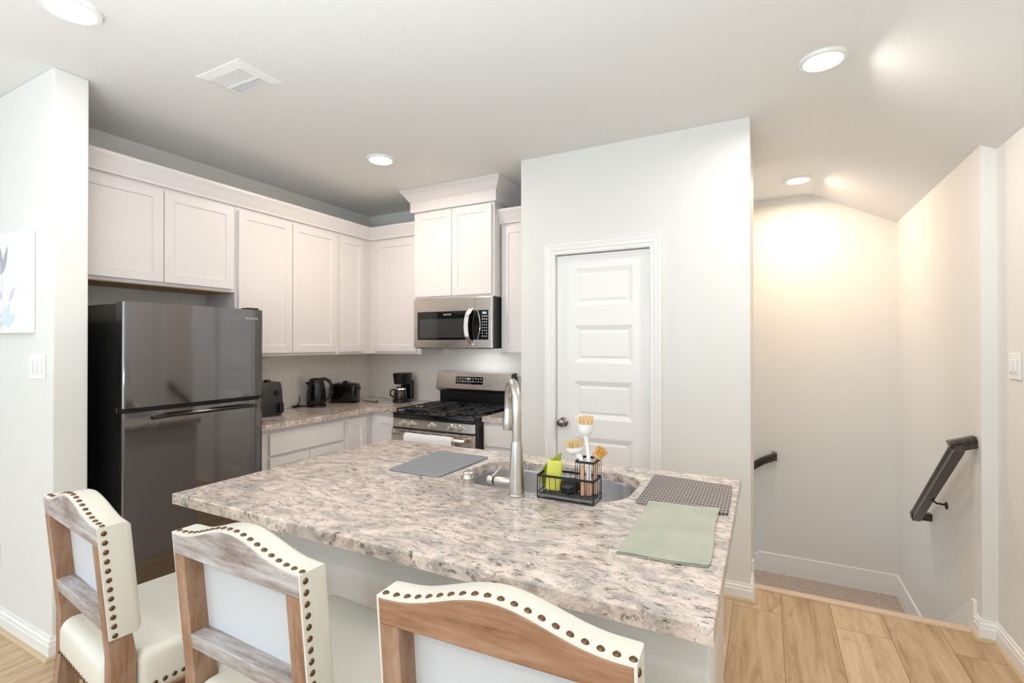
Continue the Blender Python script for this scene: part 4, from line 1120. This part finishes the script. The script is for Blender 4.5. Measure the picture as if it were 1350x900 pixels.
# dark sink mat edge beside the caddy lies under it
# lime cloth, curled upright
mb = MB()
def lc(u, v_):
    x = -0.716 + 0.022 * v_ + (0.046 + 0.004 * v_) * u
    y = 1.626 + 0.016 * math.sin(math.pi * u) - 0.008 * v_
    z = 0.939 + (0.088 + 0.040 * u ** 0.8) * v_
    return Vector((x - 0.022 * math.sin(math.pi * v_) * (1 - u) ** 2, y, z))
mb.grid(lc, 16, 20)
setp(mb.build('scrub_cloth', lime, smooth=True, solid=0.006), 'curled lime green scrub cloth standing at the end of the caddy', 'cloth')
mb = MB(); Ms = Matrix.Translation((-0.664, 1.594, 0.939)) @ Matrix.Rotation(R(4), 4, 'Y') @ Matrix.Rotation(R(20), 4, 'Z')
mb.box(-0.027, -0.010, 0.0, 0.027, 0.014, 0.104, 0.008, 3, Ms)
setp(mb.build('sponge', yellow, smooth=True), 'bright yellow-green sponge upright in the caddy beside the lime cloth', 'sponge')
t = thing('pot_scrubber', 'round black pot scrubber lying in the middle of the caddy', 'scrubber', (-0.602, 1.605, 0.939))
Mr = Matrix.Rotation(R(14), 4, 'X') @ Matrix.Rotation(R(-6), 4, 'Y')
MB().lathe([(0, 0), (0.028, 0), (0.034, 0.006), (0.036, 0.016), (0.034, 0.020), (0, 0.020)], (-0.602, 1.606, 0.943), 32, Mr).build('scrub_pad', blackmatte, t, smooth=True)
MB().lathe([(0, 0.021), (0.033, 0.021), (0.035, 0.026), (0.030, 0.036), (0.014, 0.042), (0, 0.043)], (-0.602, 1.606, 0.943), 32, Mr).build('grip', enamel, t, smooth=True)
def tufts(mb, c, ax_, rad, h_, cnt, spread=0.25, r=0.0010):
    ax_ = Vector(ax_).normalized(); q = Vector((0, 0, 1)).rotation_difference(ax_)
    for k in range(cnt):
        rr_ = rad * math.sqrt((k + 0.5) / cnt); a = k * 2.39996 + random.uniform(-0.5, 0.5)
        p = Vector((rr_ * math.cos(a), rr_ * math.sin(a), 0)); e = Vector((p.x * (1 + spread), p.y * (1 + spread), h_ * (0.82 + 0.26 * random.random())))
        mb.tube([Vector(c) + q @ p, Vector(c) + q @ e], [r * 1.6, r * 1.3], 5)
# tall dish brush
t = thing('dish_brush', 'tallest white dish brush, bristles up, in the caddy holder', 'dish brush', (-0.545, 1.612, 0.939))
MB().tube([(-0.535, 1.598, 0.940), (-0.536, 1.60, 0.99)], 0.0095, 14).build('wooden_grip', peach, t, smooth=True)
MB().tube([(-0.536, 1.60, 0.99), (-0.538, 1.603, 1.07), (-0.546, 1.610, 1.11), (-0.551, 1.612, 1.145)], [0.009, 0.007, 0.0055, 0.010], 14).build('neck', plastic, t, smooth=True)
MB().lathe([(0, 0), (0.012, 0), (0.022, 0.010), (0.0275, 0.022), (0.0285, 0.040), (0, 0.040)], (-0.551, 1.612, 1.138), 32).build('brush_head', plastic, t, smooth=True)
mb = MB(); tufts(mb, (-0.551, 1.612, 1.176), (0, 0, 1), 0.025, 0.027, 110, 0.10, 0.0013); mb.build('bristles', bristlem, t)
# round dish brush tilted
t = thing('dish_brush', 'white round-headed dish brush leaning over the holder toward the sponge', 'dish brush', (-0.560, 1.60, 0.939))
MB().tube([(-0.554, 1.590, 0.940), (-0.556, 1.592, 1.04)], [0.009, 0.008], 14).build('wooden_grip', peach, t, smooth=True)
MB().tube([(-0.556, 1.592, 1.04), (-0.562, 1.594, 1.062), (-0.578, 1.598, 1.080)], [0.008, 0.009, 0.014], 14).build('neck', plastic, t, smooth=True)
axb = Vector((-0.12, 0.0, 1)).normalized(); Mq = Vector((0, 0, 1)).rotation_difference(axb).to_matrix().to_4x4()
MB().lathe([(0, 0), (0.014, 0.002), (0.025, 0.010), (0.030, 0.020), (0.030, 0.027), (0, 0.027)], (-0.583, 1.600, 1.070), 32, Mq).build('brush_head', plastic, t, smooth=True)
mb = MB(); tufts(mb, Vector((-0.583, 1.600, 1.070)) + axb * 0.026, axb, 0.027, 0.024, 90, 0.28, 0.0011); mb.build('bristles', bristlem, t)
# wooden brush
t = thing('dish_brush', 'wooden brush with amber bristles at the holder side away from the sponge', 'dish brush', (-0.522, 1.63, 0.939))
MB().tube([(-0.522, 1.626, 0.940), (-0.522, 1.628, 1.00), (-0.519, 1.630, 1.062)], [0.009, 0.008, 0.008], 14).build('wooden_grip', peach, t, smooth=True)
axb = Vector((0.55, 0.1, 0.85)).normalized(); Mq = Vector((0, 0, 1)).rotation_difference(axb).to_matrix().to_4x4()
MB().lathe([(0, 0), (0.014, 0.002), (0.019, 0.008), (0.018, 0.014), (0, 0.014)], (-0.520, 1.630, 1.060), 28, Mq).build('brush_head', peach, t, smooth=True)
mb = MB(); tufts(mb, Vector((-0.520, 1.630, 1.060)) + axb * 0.013, axb, 0.016, 0.028, 70, 0.45, 0.0012); mb.build('bristles', bristle2, t)

# ================================================================== COUNTER STOOLS
def lean(z):
    return -0.030 * (z - 0.66) / 0.34 if z > 0.66 else (-0.05 * (0.53 - z) / 0.53 if z < 0.53 else 0.0)
HW, ZE, RISE = 0.226, 1.0, 0.042
def arch(x):
    s_ = x / HW
    return ZE + RISE * (0.5 + 0.5 * math.cos(math.pi * min(1, abs(s_) * 1.02))) ** 1.25
def make_stool(label, rails_mat, loc, rz):
    t = thing('counter_stool', label, 'stool', (0, 0, 0), 0)
    def shear(mb):
        for v_ in mb.bm.verts: v_.co.y += lean(v_.co.z)
        return mb
    # top rail
    n = 28; xs = [-HW + 2 * HW * k / n for k in range(n + 1)]
    mb = MB(); mb.prism([(x, arch(x)) for x in xs] + [(HW, 0.953), (-HW, 0.953)], 1, 0.0, 0.042)
    shear(mb).build('top_rail', rails_mat, t, local=True, bevel=0.0025)
    mb = MB(); mb.box(-0.184, 0.0, 0.727, 0.184, 0.048, 0.762, 0.002); shear(mb).build('lower_rail', rails_mat, t, local=True)
    for s_ in (-1, 1):
        mb = MB(); x0, x1 = sorted((s_ * 0.184, s_ * HW)); segs = [0.0, 0.15, 0.35, 0.53, 0.66, 0.80, 0.9525]
        rr = []
        for z in segs:
            k = 1.0 if z > 0.4 else 0.82 + 0.18 * z / 0.4
            xo = s_ * HW; xi = s_ * (HW - 0.042 * k); yy1 = 0.045 if z > 0.7 else 0.055
            rr.append([(xi, 0.0, z), (xo, 0.0, z), (xo, yy1 * k, z), (xi, yy1 * k, z)])
        mb.add([p for r_ in rr for p in r_], [[4 * i + j, 4 * i + (j + 1) % 4, 4 * i + 4 + (j + 1) % 4, 4 * i + 4 + j] for i in range(len(rr) - 1) for j in range(4)] + [[0, 1, 2, 3], [len(rr) * 4 - 4 + j for j in range(4)]])
        shear(mb).build('leg', woodm, t, local=True, bevel=0.002)
        mb = MB(); xo = s_ * 0.222; a_ = 0.043
        rr = []
        for z, k in ((0.0, 0.75), (0.53, 1.0)):
            xc = s_ * (0.205 - 0.0 * z); rr.append([(xc - a_ / 2 * k, 0.425 - a_ / 2 * k, z), (xc + a_ / 2 * k, 0.425 - a_ / 2 * k, z), (xc + a_ / 2 * k, 0.425 + a_ / 2 * k, z), (xc - a_ / 2 * k, 0.425 + a_ / 2 * k, z)])
        mb.add(rr[0] + rr[1], [[j, (j + 1) % 4, 4 + (j + 1) % 4, 4 + j] for j in range(4)] + [[3, 2, 1, 0], [4, 5, 6, 7]])
        mb.build('leg', woodm, t, local=True, bevel=0.002)
        mb = MB(); mb.box(s_ * 0.205 - 0.011, 0.0, 0.24, s_ * 0.205 + 0.011, 0.41, 0.275, 0.002); mb.build('stretcher', woodm, t, local=True)
    mb = MB(); mb.box(-0.19, 0.413, 0.17, 0.19, 0.437, 0.21, 0.002); mb.build('stretcher', woodm, t, local=True)
    mb = MB(); mb.box(-0.19, -0.028, 0.27, 0.19, -0.006, 0.305, 0.002); mb.build('stretcher', woodm, t, local=True)
    # upholstered back shell wrapping the sides and top of the frame
    T = 0.0045; zb = 0.716
    inner = [(HW, z) for z in (zb, 0.80, 0.90)] + [(x, arch(x)) for x in reversed(xs)] + [(-HW, z) for z in (0.90, 0.80, zb)]
    outer = []
    m_ = len(inner)
    for i, p in enumerate(inner):
        a = Vector(inner[max(i - 1, 0)]); b_ = Vector(inner[min(i + 1, m_ - 1)]); d = (b_ - a).normalized(); nn_ = Vector((d.y, -d.x))
        q = Vector(p) + nn_ * T
        if i in (3, m_ - 4): q = Vector((math.copysign(HW + T, p[0]), p[1] + T * 0.8))
        outer.append((q.x, q.y))
    def ins(pts, d):
        cx_, cz_ = 0.0, 0.86; r_ = []
        for i, p in enumerate(pts):
            fx = 1 - d / HW; fz = 1 - d / 0.14
            r_.append((p[0] * fx, cz_ + (p[1] - cz_) * fz))
        return r_
    mb = MB(); bm = mb.bm
    def ring(pts, y): return [bm.verts.new((p[0], y + lean(p[1]), p[1])) for p in pts]
    R0 = ring(inner, 0.043); R1 = ring(inner, 0.0015); R2 = ring(outer, 0.002); R2b = ring(outer, 0.020); R3 = ring(outer, 0.058); R4 = ring(ins(outer, 0.003), 0.066); R5 = ring(ins(outer, 0.012), 0.073); R6 = ring(ins(outer, 0.05), 0.080)
    for A, B in zip((R0, R1, R2, R2b, R3, R4, R5), (R1, R2, R2b, R3, R4, R5, R6)):
        for i in range(m_ - 1): bm.faces.new([A[i], A[i + 1], B[i + 1], B[i]])
        if A is not R0 and A is not R1 and A is not R2:
            bm.faces.new([A[-1], A[0], B[0], B[-1]])
    for F_ in (R6,):
        bm.faces.new(F_)
    # rear cloth and underside
    back = mb.build('backrest', cream, t, local=True, smooth=True)
    mb = MB(); bm = mb.bm
    mb.bm.faces.new([bm.verts.new((p[0], 0.0425 + lean(p[1]), p[1])) for p in inner])
    mb.add([(x, y + lean(zb), zb) for x, y in ((-HW - T, 0.043), (HW + T, 0.043), (HW + T, 0.060), (-HW - T, 0.060))], [(0, 1, 2, 3)])
    mb.build('backing_panel', backcloth, t, local=True)
    def nail(mb, p, nrm, r_=0.0068):
        M = Vector((0, 0, 1)).rotation_difference(Vector(nrm).normalized()).to_matrix().to_4x4()
        mb.lathe([(r_, -0.001), (r_ * 0.9, 0.0015), (r_ * 0.55, 0.0034), (0, 0.0042)], p, 10, M)
    mb = MB()
    P = [Vector((p[0], p[1])) for p in outer]; cum = [0]
    for a, b_ in zip(P, P[1:]): cum.append(cum[-1] + (b_ - a).length)
    total = cum[-1]; cnt = int(total / 0.0235); sp_ = total / cnt
    for k in range(cnt):
        s_ = (k + 0.4) * sp_
        i = max(j for j in range(len(cum)) if cum[j] <= s_); i = min(i, len(P) - 2)
        f = (s_ - cum[i]) / max(cum[i + 1] - cum[i], 1e-6); q = P[i].lerp(P[i + 1], f); d = (P[i + 1] - P[i]).normalized()
        nail(mb, (q.x, 0.014 + lean(q.y), q.y), (d.y, 0, -d.x))
    mb.build('nailhead_trim', bronze, back, local=True, smooth=True)
    # seat cushion: domed box, notched around the rear posts
    mb = MB(); mb.box(-0.231, 0.056, 0.530, 0.231, 0.452, 0.652, 0.026, 5)
    mb.box(-0.181, -0.008, 0.530, 0.181, 0.25, 0.648, 0.034, 6)
    mb.grid(lambda u, v_: Vector((-0.206 + 0.412 * u, 0.082 + 0.345 * v_, 0.6515 + 0.011 * (math.sin(math.pi * u) * math.sin(math.pi * v_)) ** 0.5)), 14, 14)
    seat = mb.build('seat', cream, t, local=True, smooth=True, weld=False)
    mb = MB(); zn = 0.560
    for k in range(17):
        y = 0.072 + k * 0.0225
        for s_ in (-1, 1): nail(mb, (s_ * 0.231, y, zn), (s_, 0, 0))
    for k in range(19): nail(mb, (-0.203 + k * 0.02255, 0.452, zn), (0, 1, 0))
    for k in range(15): nail(mb, (-0.150 + k * 0.0214, -0.008, zn), (0, -1, 0), 0.006)
    mb.build('nailhead_trim', bronze, seat, local=True, smooth=True)
    t.location = loc; t.rotation_euler = (0, 0, rz)
    t['group'] = 'upholstered counter stools at the island'
    return t
make_stool('nailhead counter stool nearest the wall corner, turned slightly, with whitewashed top rail', railwood, (-1.672, 0.650, 0), R(-7))
make_stool('middle of the three nailhead counter stools, with grey washed top rail', railwood, (-1.035, 0.690, 0), R(-1.5))
make_stool('nailhead counter stool with plain brown top rail, below the caddy', brownrail, (-0.392, 0.707, 0), R(2.5))
